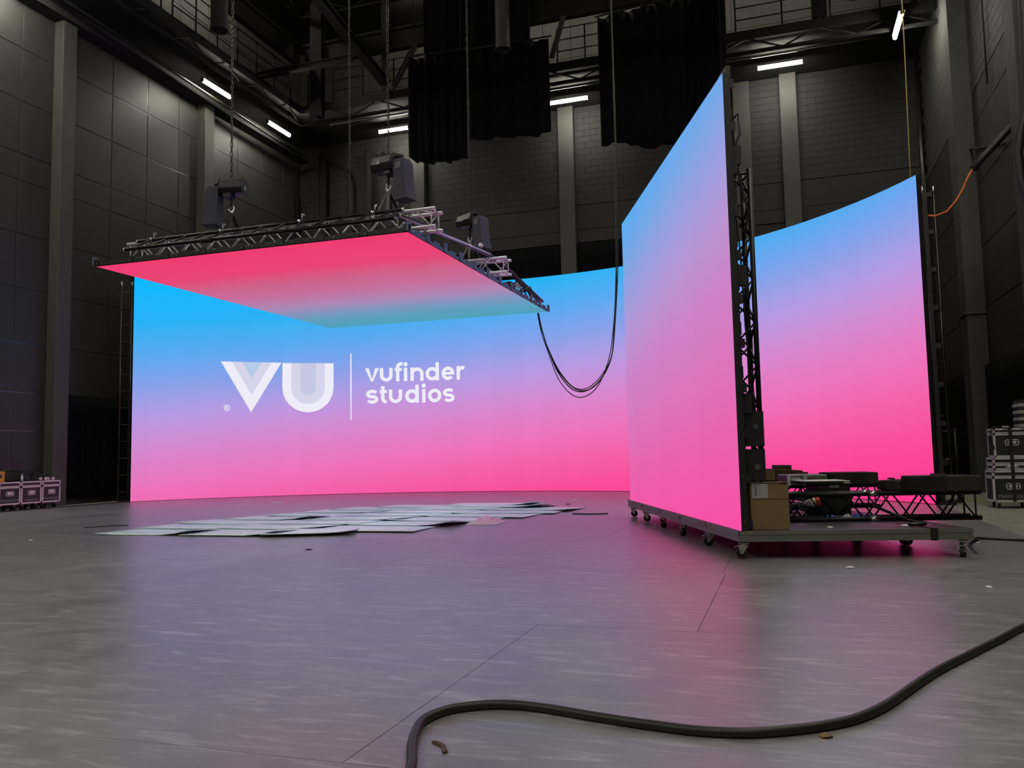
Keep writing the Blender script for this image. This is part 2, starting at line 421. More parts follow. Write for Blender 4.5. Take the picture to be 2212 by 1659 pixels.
# ------------------------------------------------------------------ galleries
XG, YG = -17.55, 27.6      # inner edges
def rail_run(parent, A, B, z, posts, ends=True):
    A = Vector(A); B = Vector(B)
    for h in (.42, .84, 1.26):
        a = A.copy(); b = B.copy(); a.z = b.z = z + h
        MB().tube(a, b, .022, 8).build('rail', M['rail'], parent)
    for i in range(posts + 1):
        p = A + (B - A) * (i / posts)
        MB().tube((p.x, p.y, z - .1), (p.x, p.y, z + 1.27), .028, 8).build('post', M['steel'], parent)
def gallery(label, x0, y0, x1, y1, z, edge, rails, braces, fascia=False):
    t = thing('gallery_walkway', label, 'walkway', ((x0 + x1) / 2, (y0 + y1) / 2, z - .3))
    MB().box((x0, y0, z - .12), (x1, y1, z - .02)).build('deck', M['steel'], t)
    A, B = Vector(edge[0]), Vector(edge[1]); d = (B - A).normalized(); nn = Vector((-d.y, d.x, 0)) * .08
    for zz0, zz1, nm in ((z - .32, z, 'edge_beam'), (z - (.92 if fascia else .76), z - (.32 if fascia else .69), 'lower_fascia' if fascia else 'lower_chord')):
        MB().hexa([(A - nn).to_tuple()[:2] + (zz0,), (B - nn).to_tuple()[:2] + (zz0,), (B + nn).to_tuple()[:2] + (zz0,), (A + nn).to_tuple()[:2] + (zz0,),
                   (A - nn).to_tuple()[:2] + (zz1,), (B - nn).to_tuple()[:2] + (zz1,), (B + nn).to_tuple()[:2] + (zz1,), (A + nn).to_tuple()[:2] + (zz1,)]).build(nm, M['steel'], t)
    Ln = (B - A).length
    for i in range(braces):
        a = A + d * (Ln * i / braces); b = A + d * (Ln * (i + .5) / braces); c = A + d * (Ln * (i + 1) / braces)
        MB().tube((a.x, a.y, z - .7), (b.x, b.y, z - .25), .03, 6).build('brace', M['steel'], t)
        MB().tube((b.x, b.y, z - .25), (c.x, c.y, z - .7), .03, 6).build('brace', M['steel'], t)
    for a, b, n in rails: rail_run(t, a, b, z, n)
    return t
gl = gallery('black steel walkway along left wall, lower tier with handrails', XL + .02, -8.8, XG, YB - .05, 14.93, ((XG, -8.8, 0), (XG, YG, 0)),
             [((XG, 12, 0), (XG, 19.9, 0), 6), ((XG, 20.4, 0), (XG, 26.9, 0), 6)], 20)
gb = gallery('black steel walkway across back wall, lower tier with handrails', XG, YG, XR - .05, YB - .05, 14.93, ((XG, YG, 0), (XR - .05, YG, 0)),
             [((-17.2, YG, 0), (-16.9, YG, 0), 1), ((-16.1, YG, 0), (-12.2, YG, 0), 3), ((-7.1, YG, 0), (-2.1, YG, 0), 5), ((-1.0, YG, 0), (3.4, YG, 0), 3)], 10)
gallery('black steel walkway along left wall, upper tier under the roof', XL + .02, -8.8, XG, YB - .05, 19.25, ((XG, -8.8, 0), (XG, YG, 0)), [((XG, 12, 0), (XG, 26.9, 0), 10)], 20)
gallery('black steel walkway across back wall, upper tier under the roof', XG, YG, XR - .05, YB - .05, 19.25, ((XG, YG, 0), (XR - .05, YG, 0)), [((-17, YG, 0), (4, YG, 0), 16)], 10)
gallery('black steel walkway along right wall, outside the frame', 2.5, -8.8, XR - .02, 21.5, 14.93, ((2.5, 21.5, 0), (2.5, -8.8, 0)), [((2.5, -8, 0), (2.5, 21.3, 0), 14)], 14)
gallery('black steel walkway across the wall behind the camera', XG + .1, -8.8, 2.4, -5.6, 14.93, ((XG + .1, -5.6, 0), (2.4, -5.6, 0)), [((-17, -5.6, 0), (2.3, -5.6, 0), 12)], 12)
def beam(name, label, a, b, wd, ht, mm='steel', cat='beam', group=None):
    a = Vector(a); b = Vector(b); d = (b - a).normalized()
    side = d.cross(Vector((0, 0, 1)));
    if side.length < .01: side = Vector((1, 0, 0))
    side.normalize(); up = side.cross(d).normalized()
    s_, u_ = side * wd / 2, up * ht / 2; tf = up * ht * .12; tw = side * wd * .12
    t = thing(name, label, cat, (a + b) / 2, group)
    def bar(x0, x1, y0, y1, nm):
        pts = [a + x0 + y0, a + x1 + y0, a + x1 + y1, a + x0 + y1]
        MB().prism(pts, b - a).build(nm, M[mm], t)
    bar(-s_, s_, u_ - tf, u_, 'top_flange'); bar(-s_, s_, -u_, -u_ + tf, 'bottom_flange'); bar(-tw / 2, tw / 2, -u_ + tf, u_ - tf, 'web')
    return t
beam('steel_beam', 'deep black steel beam above handrails of left walkway', (XG, 10, 16.95), (XG, 27.4, 16.95), .25, .85)
beam('steel_beam', 'deep black steel beam above handrails of back walkway', (XG + .2, YG, 16.95), (XR - .1, YG, 16.95), .25, .85)
beam('steel_beam', 'dark steel beam bridging the left and back walkways at handrail height', (XG - .3, 25.2, 15.2), (-13.9, 25.2, 15.2), .2, .22)
beam('steel_beam', 'long dark steel beam running towards back walkway, left of hoist chains', (-13.9, 8, 18.6), (-13.75, 27.5, 15.2), .3, .3)
beam('steel_beam', 'leaning pale steel brace at left side of the larger black cloth', (-13.3, 27.2, 14.92), (-12.4, 27.2, 16.4), .16, .16, 'pil')
beam('steel_beam', 'leaning pale steel brace left of the middle handrail bay', (-7.22, 27.2, 14.95), (-6.74, 27.2, 16.4), .14, .14, 'pil')
beam('steel_column', 'dark steel hanger column dropping to the back walkway left of cloth', (-13.75, 27.4, 14.6), (-13.75, 27.4, 21.9), .22, .22, cat='column')
beam('steel_column', 'dark steel hanger column dropping to corner of the two walkways', (-16.7, 27.45, 14.3), (-16.7, 27.45, 21.9), .5, .3, cat='column')
beam('steel_column', 'dark steel hanger column behind top corner of rolling screen', (-1.5, 27.45, 14.1), (-1.5, 27.45, 21.9), .4, .3, cat='column')
beam('steel_column', 'dark steel hanger column right of the right handrail bay', (1.6, 27.45, 14.9), (1.6, 27.45, 21.9), .45, .3, cat='column')
for i, x in enumerate((-17.4, -10.2, -6.2, -2.0, 2.3)):
    beam('roof_beam', ['leftmost black roof beam over the stage', 'second black roof beam from the left', 'middle black roof beam over the stage', 'second black roof beam from the right', 'rightmost black roof beam over the stage'][i],
         (x, -8.5, 21.0), (x, YB - .2, 21.0), .3, .5, group='roof beams')
for i, y in enumerate((6, 11, 16, 21, 26)):
    beam('roof_purlin', ['black cross purlin of the roof nearest the camera', 'black cross purlin of the roof, second from camera', 'black cross purlin of the roof, third from camera', 'black cross purlin of the roof, fourth from camera', 'black cross purlin of the roof nearest back wall'][i],
         (XL + .2, y, 21.5), (XR - .2, y, 21.5), .2, .35, group='roof purlins')
def hanging_pipe(label, x, y, z0, z1, r, mm='steel'):
    t = thing('ventilation_duct', label, 'duct', (x, y, z0))
    n = 20; b = MB()
    b.tube((x, y, z0), (x, y, z1), r, n, caps=False); b.tube((x, y, z0 + .001), (x, y, z1), r * .93, n, caps=False); b.build('pipe', M[mm], t, fix=False)
    ring = MB()
    for k in range(n):
        a0, a1 = 2 * PI * k / n, 2 * PI * (k + 1) / n
        ring.hexa([(x + q * math.cos(a), y + q * math.sin(a), zz) for zz in (z0, z0 + .07) for a, q in ((a0, r * .93), (a0, r * 1.06), (a1, r * 1.06), (a1, r * .93))])
    ring.build('rim', M[mm], t)
hanging_pipe('round black duct hanging open-ended near left walkway', -17.05, 22.0, 15.2, 21.9, .28, 'pil')
hanging_pipe('round black duct hanging open-ended between the two black cloths', -8.6, 26.0, 14.95, 17.8, .25, 'pil')
# pipes on walls and in the corner
def wall_pipe(label, pts, r, mm='steel', name='wall_pipe'):
    return tag(MB().path(pts, r, 10).build(name, M[mm]), label, 'pipe')
wall_pipe('long thin conduit running high along the left wall under walkway', [(-19.0, y, 14.35 - .032 * (y - 18)) for y in (4, 12, 18, 24, 30)], .06, 'rail')
wall_pipe('upright grey pipe on left wall close to back corner', [(XL + .12, 30.9, 2), (XL + .12, 30.9, 12.7)], .07, 'rail')
wall_pipe('wide black riser pipe in the back left corner', [(-18.6, 31.0, .5), (-18.6, 31.0, 14.2)], .17)
wall_pipe('black riser pipe with bent top right of back left corner', [(-17.3, 30.95, .5), (-17.3, 30.95, 13.0), (-17.5, 30.95, 13.5), (-18.3, 30.95, 14.0)], .07)
wall_pipe('thick black riser pipe standing against back wall on the left', [(-16.4, 31.0, .5), (-16.4, 31.0, 14.2)], .15)
wall_pipe('thin conduit with curved top on back wall left of second hoist', [(-15.9, 31.15, 14.0), (-15.0, 31.15, 13.9), (-14.55, 31.15, 13.5), (-14.5, 31.15, 13.0)], .035, 'rail')
wall_pipe('thin upright conduit on back wall behind the second hoist', [(-15.1, 31.15, .5), (-15.1, 31.15, 13.6)], .05, 'rail')
wall_pipe('thin pale upright conduit on back wall behind the rolling screen', [(-1.5, YB - .2, 7), (-1.5, YB - .2, 14)], .035, 'pil')
wall_pipe('upright dark pipe standing in the back right corner', [(XR - .15, 30.9, .2), (XR - .15, 30.9, 18)], .08, 'rail')
wall_pipe('long pipe hung under back walkway in front of ceiling tubes', [(-17, 28.9, 14.62), (4.3, 28.9, 14.62)], .045, 'rail')
wall_pipe('thin upright conduit high on the right wall above the panels', [(XR - .06, 21.9, 9.8), (XR - .06, 21.9, 15)], .02, 'steel')
tag(MB().path([(XR - .1, 25.4, 9.35), (XR - .1, 20.6, 7.85)], .035, 8).build('wall_bracket_bar', M['steel']), 'thin black bar bracketed to the right wall above cable', 'bar')

# ------------------------------------------------------------------ fluorescent tubes
def tube_light(label, c, d, L=1.5):
    c = Vector(c); d = Vector(d).normalized(); side = d.cross(Vector((0, 0, 1))).normalized()
    t = thing('tube_light', label, 'ceiling light', c, 'fluorescent tube lights under the walkways')
    A, B = c - d * L / 2, c + d * L / 2
    b = MB()
    for s_ in (A, ): b.prism([s_ + side * .09 + Vector((0, 0, .05)), s_ + side * .05 + Vector((0, 0, .1)), s_ - side * .05 + Vector((0, 0, .1)), s_ - side * .09 + Vector((0, 0, .05))], B - A)
    b.build('housing', M['rail'], t)
    MB().tube(A, B, .058, 12).build('tube', M['tube'], t)
    for e in (A, B):
        MB().tube(e - d * .012, e + d * .012, .064, 12).build('end_cap', M['rail'], t)
    for q in (A + d * .2, B - d * .2):
        MB().tube(q + Vector((0, 0, .09)), q + Vector((0, 0, .62 if 14 < c.z < 15 else .25)), .012, 6).build('hanger', M['rail'], t)
tube_light('glowing tube light under left walkway, nearer of the two', (-18.5, 23.75, 14.19), (0, 1, 0))
tube_light('glowing tube light under left walkway, closest to back corner', (-18.5, 27.55, 14.16), (0, 1, 0))
tube_light('glowing tube light on back wall left of larger black cloth', (-14.7, 30.0, 14.49), (1, 0, 0), 1.32)
tube_light('glowing tube light on back wall between the two black cloths', (-7.25, 29.7, 14.45), (1, 0, 0))
tube_light('glowing tube light on back wall right of rolling screen', (.36, 29.6, 14.5), (1, 0, 0))
tube_light('glowing tube light hanging near right wall at picture top right', (3.8, 26.95, 13.98), (0, 1, .03), 1.75)
ORD = ['first', 'second', 'third', 'fourth', 'fifth', 'sixth', 'seventh', 'eighth']
for i in range(8):  # unseen side rows, added in number to brighten the boards and floor
    for r, nm in enumerate(('wall side', 'stage side')):
        tube_light('added tube light under left walkway, %s row, %s one outside the frame going towards camera' % (nm, ORD[i]), (-19.0 + 1.1 * r, 16.2 - 2.9 * i, 14.2), (0, 1, 0))
        tube_light('added tube light under right walkway, %s row, %s one outside the frame going towards camera' % (nm, ORD[i]), (4.1 - 1.1 * r, 19.0 - 3.1 * i, 14.2), (0, 1, 0))
for i in range(7):  # unseen rear rows added to lift the light on the foreground floor
    for r, nm in enumerate(('nearer', 'farther')):
        tube_light('added tube light under walkway behind the camera, %s row, %s from the left' % (nm, ORD[i]), (-15.5 + 2.9 * i, -6.2 - 1.3 * r, 14.2), (1, 0, 0))
for i in range(4):
    tube_light('tube light under upper left walkway, %s from back corner' % ORD[i], (-18.3, 24.6 - 3.2 * i, 18.95), (0, 1, 0), 1.2)
for i in range(5):
    tube_light('tube light under upper back walkway, %s from left' % ORD[i], (-12.9 + 3.6 * i, 27.95, 18.95), (1, 0, 0), 1.2)

# black cloths hanging from the grid
def cloth(label, x0, x1, y, ztop0, ztop1, hem, seed):
    r2 = random.Random(seed); n = 60; rows = []
    ph = [r2.uniform(0, 6) for _ in range(4)]
    for k in range(9):
        row = []
        for i in range(n + 1):
            t = i / n; x = x0 + (x1 - x0) * t
            zt = ztop0 + (ztop1 - ztop0) * t + .04 * math.sin(17 * t + ph[0])
            q = t * (len(hem) - 1); a = min(int(q), len(hem) - 2); zb = hem[a] + (hem[a + 1] - hem[a]) * min(1, max(0, (q - a))) + .02 * math.sin(19 * t + ph[1])
            z = zt + (zb - zt) * k / 8
            d = .06 * math.sin(44 * t + ph[2]) + .05 * math.sin(23 * t + ph[3] + .2 * k)
            row.append((x, y + d, z))
        rows.append(row)
    o = MB().grid(rows, th=(0, .02, 0)).build('black_cloth', M['drape'])
    MB().tube((x0 - .1, y, ztop0 + .05), (x1 + .1, y, ztop1 + .05), .03, 8).build('batten', M['steel'], o)
    for x in (x0 + .2, x1 - .2): MB().tube((x, y, ztop0 + .05), (x, y, 20.8), .012, 6).build('hanging_line', M['steel'], o)
    return tag(o, label, 'drape', 'black cloths hung from the roof')
cloth('larger black cloth hanging in a deep swag left of centre', -12.4, -10.15, 26.5, 15.5, 15.45, [11.9, 11.6, 11.55, 11.5, 11.5, 11.45, 11.5, 11.55], 3)
cloth('lower right flap of black cloth beside the middle tube light', -10.15, -7.15, 26.6, 15.45, 15.4, [12.2, 12.15, 12.15, 12.1, 12.05, 12.0, 12.1], 4)
cloth('narrower black cloth hanging beside rolling screen top', -5.38, -2.6, 26.45, 15.7, 15.9, [11.3, 11.3, 11.3, 11.1, 10.95, 11.05, 11.0, 11.2], 5)
cloth('black cloth mass behind top corner of the rolling screen', -2.65, -1.35, 26.6, 16, 16, [11.4, 11.6, 12.6, 13.2], 6)

cloth('added black sheet standing in for roof darkness above the two lower cloths', -12.05, -7.95, 27.1, 20.6, 20.6, [15.2, 15.2, 15.1, 15.2, 15.15], 9)  # added sheet, blacks out lit wall and rails where the roof void is dark

# ------------------------------------------------------------------ the big curved video wall
CX, CY, RR, HW = -8.21, 13.128, 12.475, 6.88
S0, S1, NCOL = -31.79, -6.05, 52
def wall_pt(s, z, inn=0.0):
    a = -s / RR
    return Vector((CX + (RR - inn) * math.cos(a), CY + (RR - inn) * math.sin(a), z))
vw = thing('video_wall', 'giant curved video wall glowing blue to pink behind the stage', 'video wall', wall_pt(-19, 0))
for k in range(NCOL):
    s0 = S0 + (S1 - S0) * k / NCOL; s1 = S0 + (S1 - S0) * (k + 1) / NCOL
    b = MB()
    p = [wall_pt(s0, .012), wall_pt(s1, .012), wall_pt(s1, .012, -.09), wall_pt(s0, .012, -.09), wall_pt(s0, HW), wall_pt(s1, HW), wall_pt(s1, HW, -.09), wall_pt(s0, HW, -.09)]
    b.hexa(p, 1)
    b.m[2] = 0
    b.uv = {i: [(0, 0)] * 4 for i in range(6)}
    b.uv[2] = [(k / NCOL, 0), ((k + 1) / NCOL, 0), ((k + 1) / NCOL, 1), (k / NCOL, 1)]
    b.build('screen_column', [M['screen_main'], M['ledback']], vw)
# steel ladder frames behind the two ends and behind the wall
def end_ladder(sa, off):
    P = wall_pt(sa, 0, -.1) + Vector(off) * .12; Q = P + Vector(off)
    fr = MB().tube((Q.x, Q.y, .02), (Q.x, Q.y, HW - .35), .026, 8).build('ladder_rail', M['rail'], vw)
    MB().tube((P.x, P.y, .02), (P.x, P.y, HW - .4), .026, 8).build('ladder_rail', M['rail'], vw)
    for X in (P, Q): MB().tube((X.x, X.y, HW - .42), (X.x, X.y, HW - .25), .03, 8).build('rail_tip', M['chrome'], vw)
    for i in range(13):
        z = .3 + i * .5
        MB().tube((P.x, P.y, z), (Q.x, Q.y, z), .012, 6).build('rung', M['rail'], vw)
    MB().box((min(P.x, Q.x) - .05, P.y - .1, -.01), (max(P.x, Q.x) + .05, P.y + .7, .05)).build('base_plate', M['black'], vw)
end_ladder(S0, (-.2, -.2, 0))
end_ladder(S1, (.22, .07, 0))
MB().box(wall_pt(S1, .02, -.1) + Vector((.02, -.02, 0)), wall_pt(S1, HW, -.1) + Vector((.1, .25, 0))).build('end_frame', M['ledback'], vw)
MB().box(wall_pt(S0, .02, -.1) + Vector((-.1, -.02, 0)), wall_pt(S0, HW, -.1) + Vector((-.02, .3, 0))).build('end_frame', M['ledback'], vw)
for i in range(8):
    z = .8 + i * .8; P = wall_pt(S1, z, -.1)
    MB().box((P.x + .1, P.y, z), (P.x + .2, P.y + .2, z + .1)).build('clamp', M['black'], vw)
for k in range(2, NCOL, 4):
    s = S0 + (S1 - S0) * k / NCOL; a, c = wall_pt(s, 0, -.5), wall_pt(s, 0, -.13)
    MB().tube((a.x, a.y, .0), (a.x, a.y, HW - .1), .026, 6).build('back_post', M['pipe'], vw)
    for z in (1.2, 3.4, 5.8): MB().tube((a.x, a.y, z), (c.x, c.y, z), .02, 6).build('stay', M['pipe'], vw)

# logo shown on the wall (flat light shapes following the screen face)
def logo_poly(name, top, bot, m, inn, n=36):
    """shape between two height curves over s, cut in narrow strips that follow the screen"""
    b = MB(); s0, s1 = top[0], top[1]
    for i in range(n + 1):
        s = s0 + (s1 - s0) * i / n
        b.v += [wall_pt(s, top[2], inn), wall_pt(s, bot(s), inn)]
    for i in range(n): b.face((2 * i, 2 * i + 1, 2 * i + 3, 2 * i + 2))
    return b.build(name, m, vw, fix=False)
def logo_strips(name, strips, m, inn=.014):
    b = MB()
    for st in strips:
        o = len(b.v)
        for (a, c) in st: b.v += [wall_pt(a[0], a[1], inn), wall_pt(c[0], c[1], inn)]
        for i in range(len(st) - 1): b.face((o + 2 * i, o + 2 * i + 1, o + 2 * i + 3, o + 2 * i + 2))
    return b.build(name, m, vw, fix=False)
def vee(s0, s1, zt, sb, zb): return (s0, s1, zt), lambda s: zt + (zb - zt) * ((s - s0) / (sb - s0) if s < sb else (s1 - s) / (s1 - sb))
logo_poly('logo_v', *vee(-29.23, -27.365, 4.30, -28.2975, 2.69), M['logo_a'], .010)
logo_poly('logo_v_middle', *vee(-28.894, -27.67, 4.30, -28.29, 3.235), M['logo_b'], .018)
logo_poly('logo_v_centre', *vee(-28.585, -27.98, 4.30, -28.29, 3.785), M['logo_c'], .026)
def ushape(s0, s1, zt, zb):
    r = (s1 - s0) / 2; c = (s0 + s1) / 2
    return (s0, s1, zt), lambda s: zb + r - math.sqrt(max(0, r * r - (s - c) ** 2))
logo_poly('logo_u', *ushape(-27.336, -25.708, 4.29, 2.683), M['logo_a'], .010, 60)
logo_poly('logo_u_middle', *ushape(-27.055, -25.99, 4.29, 2.953), M['logo_b'], .018, 48)
logo_poly('logo_u_centre', *ushape(-26.77, -26.27, 4.29, 3.235), M['logo_d'], .026, 32)
b = MB(); b.v = [wall_pt(q, z, .012) for q, z in [(-25.162, 4.62), (-25.166, 3.5), (-25.158, 2.4), (-25.13, 2.4), (-25.122, 3.5), (-25.126, 4.62)]]; b.face(range(6)); b.build('logo_divider', M['logo_a'], vw, fix=False)
def stroke(pts, wd):
    """offset a polyline to a strip"""
    out = []; n = len(pts)
    for i in range(n):
        a = Vector(pts[max(i - 1, 0)]); b = Vector(pts[min(i + 1, n - 1)]); p = Vector(pts[i])
        d1 = (p - a).normalized() if i > 0 else (b - p).normalized(); d2 = (b - p).normalized() if i < n - 1 else d1
        t = (d1 + d2); t = t.normalized() if t.length > 1e-6 else d1
        nn = Vector((-t.y, t.x)); k = 1 / max(.5, nn.dot(Vector((-d1.y, d1.x))))
        out.append((tuple(p + nn * wd / 2 * k), tuple(p - nn * wd / 2 * k)))
    return out
def arc(cx, cz, rx, rz, a0, a1, n=22):
    return [(cx + rx * math.cos(math.radians(a0 + (a1 - a0) * i / n)), cz + rz * math.sin(math.radians(a0 + (a1 - a0) * i / n))) for i in range(n + 1)]
def glyph(ch, x0, x1, z, xh=.45, asc=.6, wd=.114):
    """strokes of a bold geometric sans letter"""
    h = wd / 2; c = (x0 + x1) / 2; r = (x1 - x0) / 2 - h; rz = xh / 2 - h; m = z + xh / 2
    if ch == 'v':
        return [[((x0, z + xh), (x0 + wd * 1.1, z + xh)), ((c - h * .55, z), (c + h * .05, z + wd * .62))] + [((c + h * .55, z), (c + h * .05, z + wd * .62))],
                [((x1 - wd * 1.1, z + xh), (x1, z + xh)), ((c - h * .0, z + wd * .62), (c + h * .55, z))]]
    if ch == 'u': return [stroke([(x0 + h, z + xh)] + [(x0 + h, z + r + h)] + arc(c, z + r + h, r, r, 180, 360)[1:-1] + [(x1 - h, z + r + h), (x1 - h, z + xh)], wd)]
    if ch == 'n': return [stroke([(x0 + h, z), (x0 + h, z + xh)], wd), stroke([(x0 + h, z + xh - r - h)] + arc(c, z + xh - r - h, r, r, 180, 0)[1:-1] + [(x1 - h, z + xh - r - h), (x1 - h, z)], wd)]
    if ch == 'i': return [stroke([(c, z), (c, z + xh)], wd), stroke(arc(c, z + xh + wd * .98, wd * .3, wd * .3, 0, 360, 16), wd * .64)]
    if ch in 'do':
        g = [stroke(arc(c, m, r, rz, 0, 360, 36), wd)]
        if ch == 'd': g.append(stroke([(x1 - h, z), (x1 - h, z + asc)], wd))
        return g
    if ch == 'e': return [stroke(arc(c, m, r, rz, 0, 318, 34), wd), stroke([(x0 + h, m), (x1 - h * .2, m)], wd * .82)]
    if ch == 'r': return [stroke([(x0 + h, z), (x0 + h, z + xh)], wd), stroke(arc(x0 + h + .15, z + xh - .15 - h, .15, .15, 180, 68, 10), wd)]
    if ch == 'f': return [stroke([(x0 + wd * .9, z), (x0 + wd * .9, z + xh + .02)] + arc(x0 + wd * .9 + .12, z + xh + .02, .12, .11, 180, 70, 8)[1:], wd), stroke([(x0, z + xh - h), (x1, z + xh - h)], wd * .85)]
    if ch == 't': return [stroke([(x0 + wd * .9, z + asc - .03), (x0 + wd * .9, z + .15)] + arc(x0 + wd * .9 + .1, z + .15, .1, .15 - h, 180, 285, 8)[1:], wd), stroke([(x0, z + xh - h), (x1, z + xh - h)], wd * .85)]
    if ch == 's':
        q = (xh / 2 - h) / 2 + .004
        return [stroke(arc(c, m + q, r, q, 28, 180, 14) + arc(c, m + q, r, q, 180, 262, 6)[1:] + arc(c, m - q, r, q, 82, 0, 6) + arc(c, m - q, r, q, 0, -152, 14)[1:], wd * .92)]
K1 = lambda x: -24.677 + (x - 1290) * .0042
for ch, a, b in (('v', 1288, 1397), ('u', 1404, 1505), ('f', 1520, 1578), ('i', 1592, 1622), ('n', 1645, 1750), ('d', 1765, 1873), ('e', 1893, 1997), ('r', 2014, 2072)):
    logo_strips('letter_' + ch, glyph(ch, K1(a), K1(b), 3.668), M['logo_a'])
for ch, a, b in (('s', 1294, 1392), ('t', 1402, 1458), ('u', 1474, 1578), ('d', 1602, 1710), ('i', 1735, 1765), ('o', 1783, 1890), ('s', 1902, 1997)):
    logo_strips('letter_' + ch, glyph(ch, K1(a), K1(b), 2.945), M['logo_a'])
logo_strips('registered_ring', [stroke(arc(-29.03, 2.83, .088, .088, 0, 360, 28), .022)], M['logo_a'])
logo_strips('registered_letter', [stroke([(-29.06, 2.785), (-29.06, 2.875)], .022), stroke([(-29.06, 2.866)] + arc(-29.035, 2.848, .024, .02, 90, -90, 8) + [(-29.06, 2.828)], .02), stroke([(-29.035, 2.828), (-29.005, 2.785)], .02)], M['logo_a'])

# ------------------------------------------------------------------ trusses
def perp_frame(a, b, up):
    d = (b - a).normalized(); y = (up - d * up.dot(d)).normalized(); x = y.cross(d).normalized()
    return d, x, y
def truss(label, a, b, cc, up, mm, bays, end_out=.06, r=.026, rb=.012, group=None, name='box_truss', couplers=()):
    """square lattice truss: a, b are the ends of chord number 0; the other chords lie along x and up"""
    a = Vector(a); b = Vector(b); d, x, y = perp_frame(a, b, Vector(up))
    t = thing(name, label, 'truss', (a + b) / 2 - Vector((0, 0, r)), group)
    co = [Vector((0, 0, 0)), x * cc, x * cc + y * cc, y * cc]
    for c in co: MB().tube(a + c, b + c, r, 12).build('chord', M[mm], t)
    L = (b - a).length; A0 = a + d * end_out; Ln = L - 2 * end_out
    def br(p, q): MB().tube(p, q, rb, 6).build('brace', M[mm], t)
    for f in range(4):
        c0, c1 = co[f], co[(f + 1) % 4]
        for k in range(bays):
            p = A0 + d * (Ln * k / bays); q = A0 + d * (Ln * (k + .5) / bays); s_ = A0 + d * (Ln * (k + 1) / bays)
            if f % 2: c0, c1 = co[(f + 1) % 4], co[f]
            br(p + c0, q + c1); br(q + c1, s_ + c0)
        for e in (A0, A0 + d * Ln): br(e + co[f], e + co[(f + 1) % 4])
    for tt in couplers:
        for c in co:
            p = a + d * (L * tt) + c
            MB().tube(p - d * .05, p + d * .05, r * 1.25, 10).build('coupler', M['chrome'] if mm != 'silver' else M['silver'], t)
    return t, d, x, y, co

# ------------------------------------------------------------------ overhead video panel
PX0, PX1, PY0, PY1, PZ = -9.72, -4.59, 9.76, 16.5, 4.12
vp = thing('overhead_video_panel', 'hanging overhead video panel glowing red pink to teal', 'video panel', ((PX0 + PX1) / 2, (PY0 + PY1) / 2, PZ))
NX, NY = 8, 11
for i in range(NX):
    for j in range(NY):
        x0 = PX0 + (PX1 - PX0) * i / NX; x1 = PX0 + (PX1 - PX0) * (i + 1) / NX
        y0 = PY0 + (PY1 - PY0) * j / NY; y1 = PY0 + (PY1 - PY0) * (j + 1) / NY
        b = MB().box((x0, y0, PZ), (x1, y1, PZ + .045), 1)
        b.m[0] = 0; b.uv = {q: [(0, 0)] * 4 for q in range(6)}
        # bottom face order is (3,2,1,0)
        b.uv[0] = [(i / NX, (j + 1) / NY), ((i + 1) / NX, (j + 1) / NY), ((i + 1) / NX, j / NY), (i / NX, j / NY)]
        b.build('screen_tile', [M['screen_top'], M['ledback']], vp)
for j in range(NY + 1):
    y = PY0 + (PY1 - PY0) * j / NY
    MB().box((PX1 + .002, y - .05, PZ + .01), (PX1 + .03, y + .05, PZ + .14)).build('edge_bracket', M['ledbracket'], vp)
    MB().box((PX0 - .03, y - .05, PZ + .01), (PX0 - .002, y + .05, PZ + .14)).build('edge_bracket', M['ledbracket'], vp)
    if j < NY:
        MB().box((PX1 + .002, y + .06, PZ + .005), (PX1 + .015, y + .55, PZ + .05)).build('edge_rail', M['ledbracket'], vp)
        MB().box((PX1 + .002, y + .2, PZ + .05), (PX1 + .02, y + .42, PZ + .085)).build('handle', M['ledbracket'], vp)
        MB().box((PX0, y + .28, PZ + .045), (PX1, y + .33, PZ + .085)).build('cross_bar', M['ledback'], vp)
for i in range(NX + 1):
    x = PX0 + (PX1 - PX0) * i / NX
    MB().box((x - .05, PY0 - .03, PZ + .01), (x + .05, PY0 - .002, PZ + .1)).build('edge_bracket', M['ledback'], vp)
    if i < NX:
        MB().box((x + .06, PY0 - .02, PZ + .008), (x + .58, PY0 - .002, PZ + .06)).build('edge_rail', M['ledback'], vp)
        for dx in (.03, .2, .45): MB().tube((x + dx, PY0 - .032, PZ + .035), (x + dx, PY0 - .02, PZ + .035), .008, 6).build('bolt', M['chrome'], vp)
        MB().box((x + .22, PY0 - .015, PZ + .06), (x + .42, PY0 + .0, PZ + .085)).build('handle', M['ledback'], vp)

truss('silver box truss over front edge of the overhead panel', (-9.65, 10.3, 4.325), (-4.43, 10.3, 4.325), .25, (0, 0, 1), 'silver', 11, r=.027)
truss('silver box truss over middle of the overhead panel', (-9.65, 13.4, 4.325), (-4.44, 13.4, 4.325), .25, (0, 0, 1), 'silver', 11, r=.027)
truss('silver box truss over far half of the overhead panel', (-9.65, 15.6, 4.325), (-4.9, 15.6, 4.325), .25, (0, 0, 1), 'silver', 10, r=.027)
for x in (-9.4, -7.1, -4.85):
    for y in (10.43, 13.53, 15.73):
        MB().box((x - .03, y - .16, PZ + .12), (x + .03, y + .16, PZ + .18)).build('hanging_bracket', M['silver'], vp)
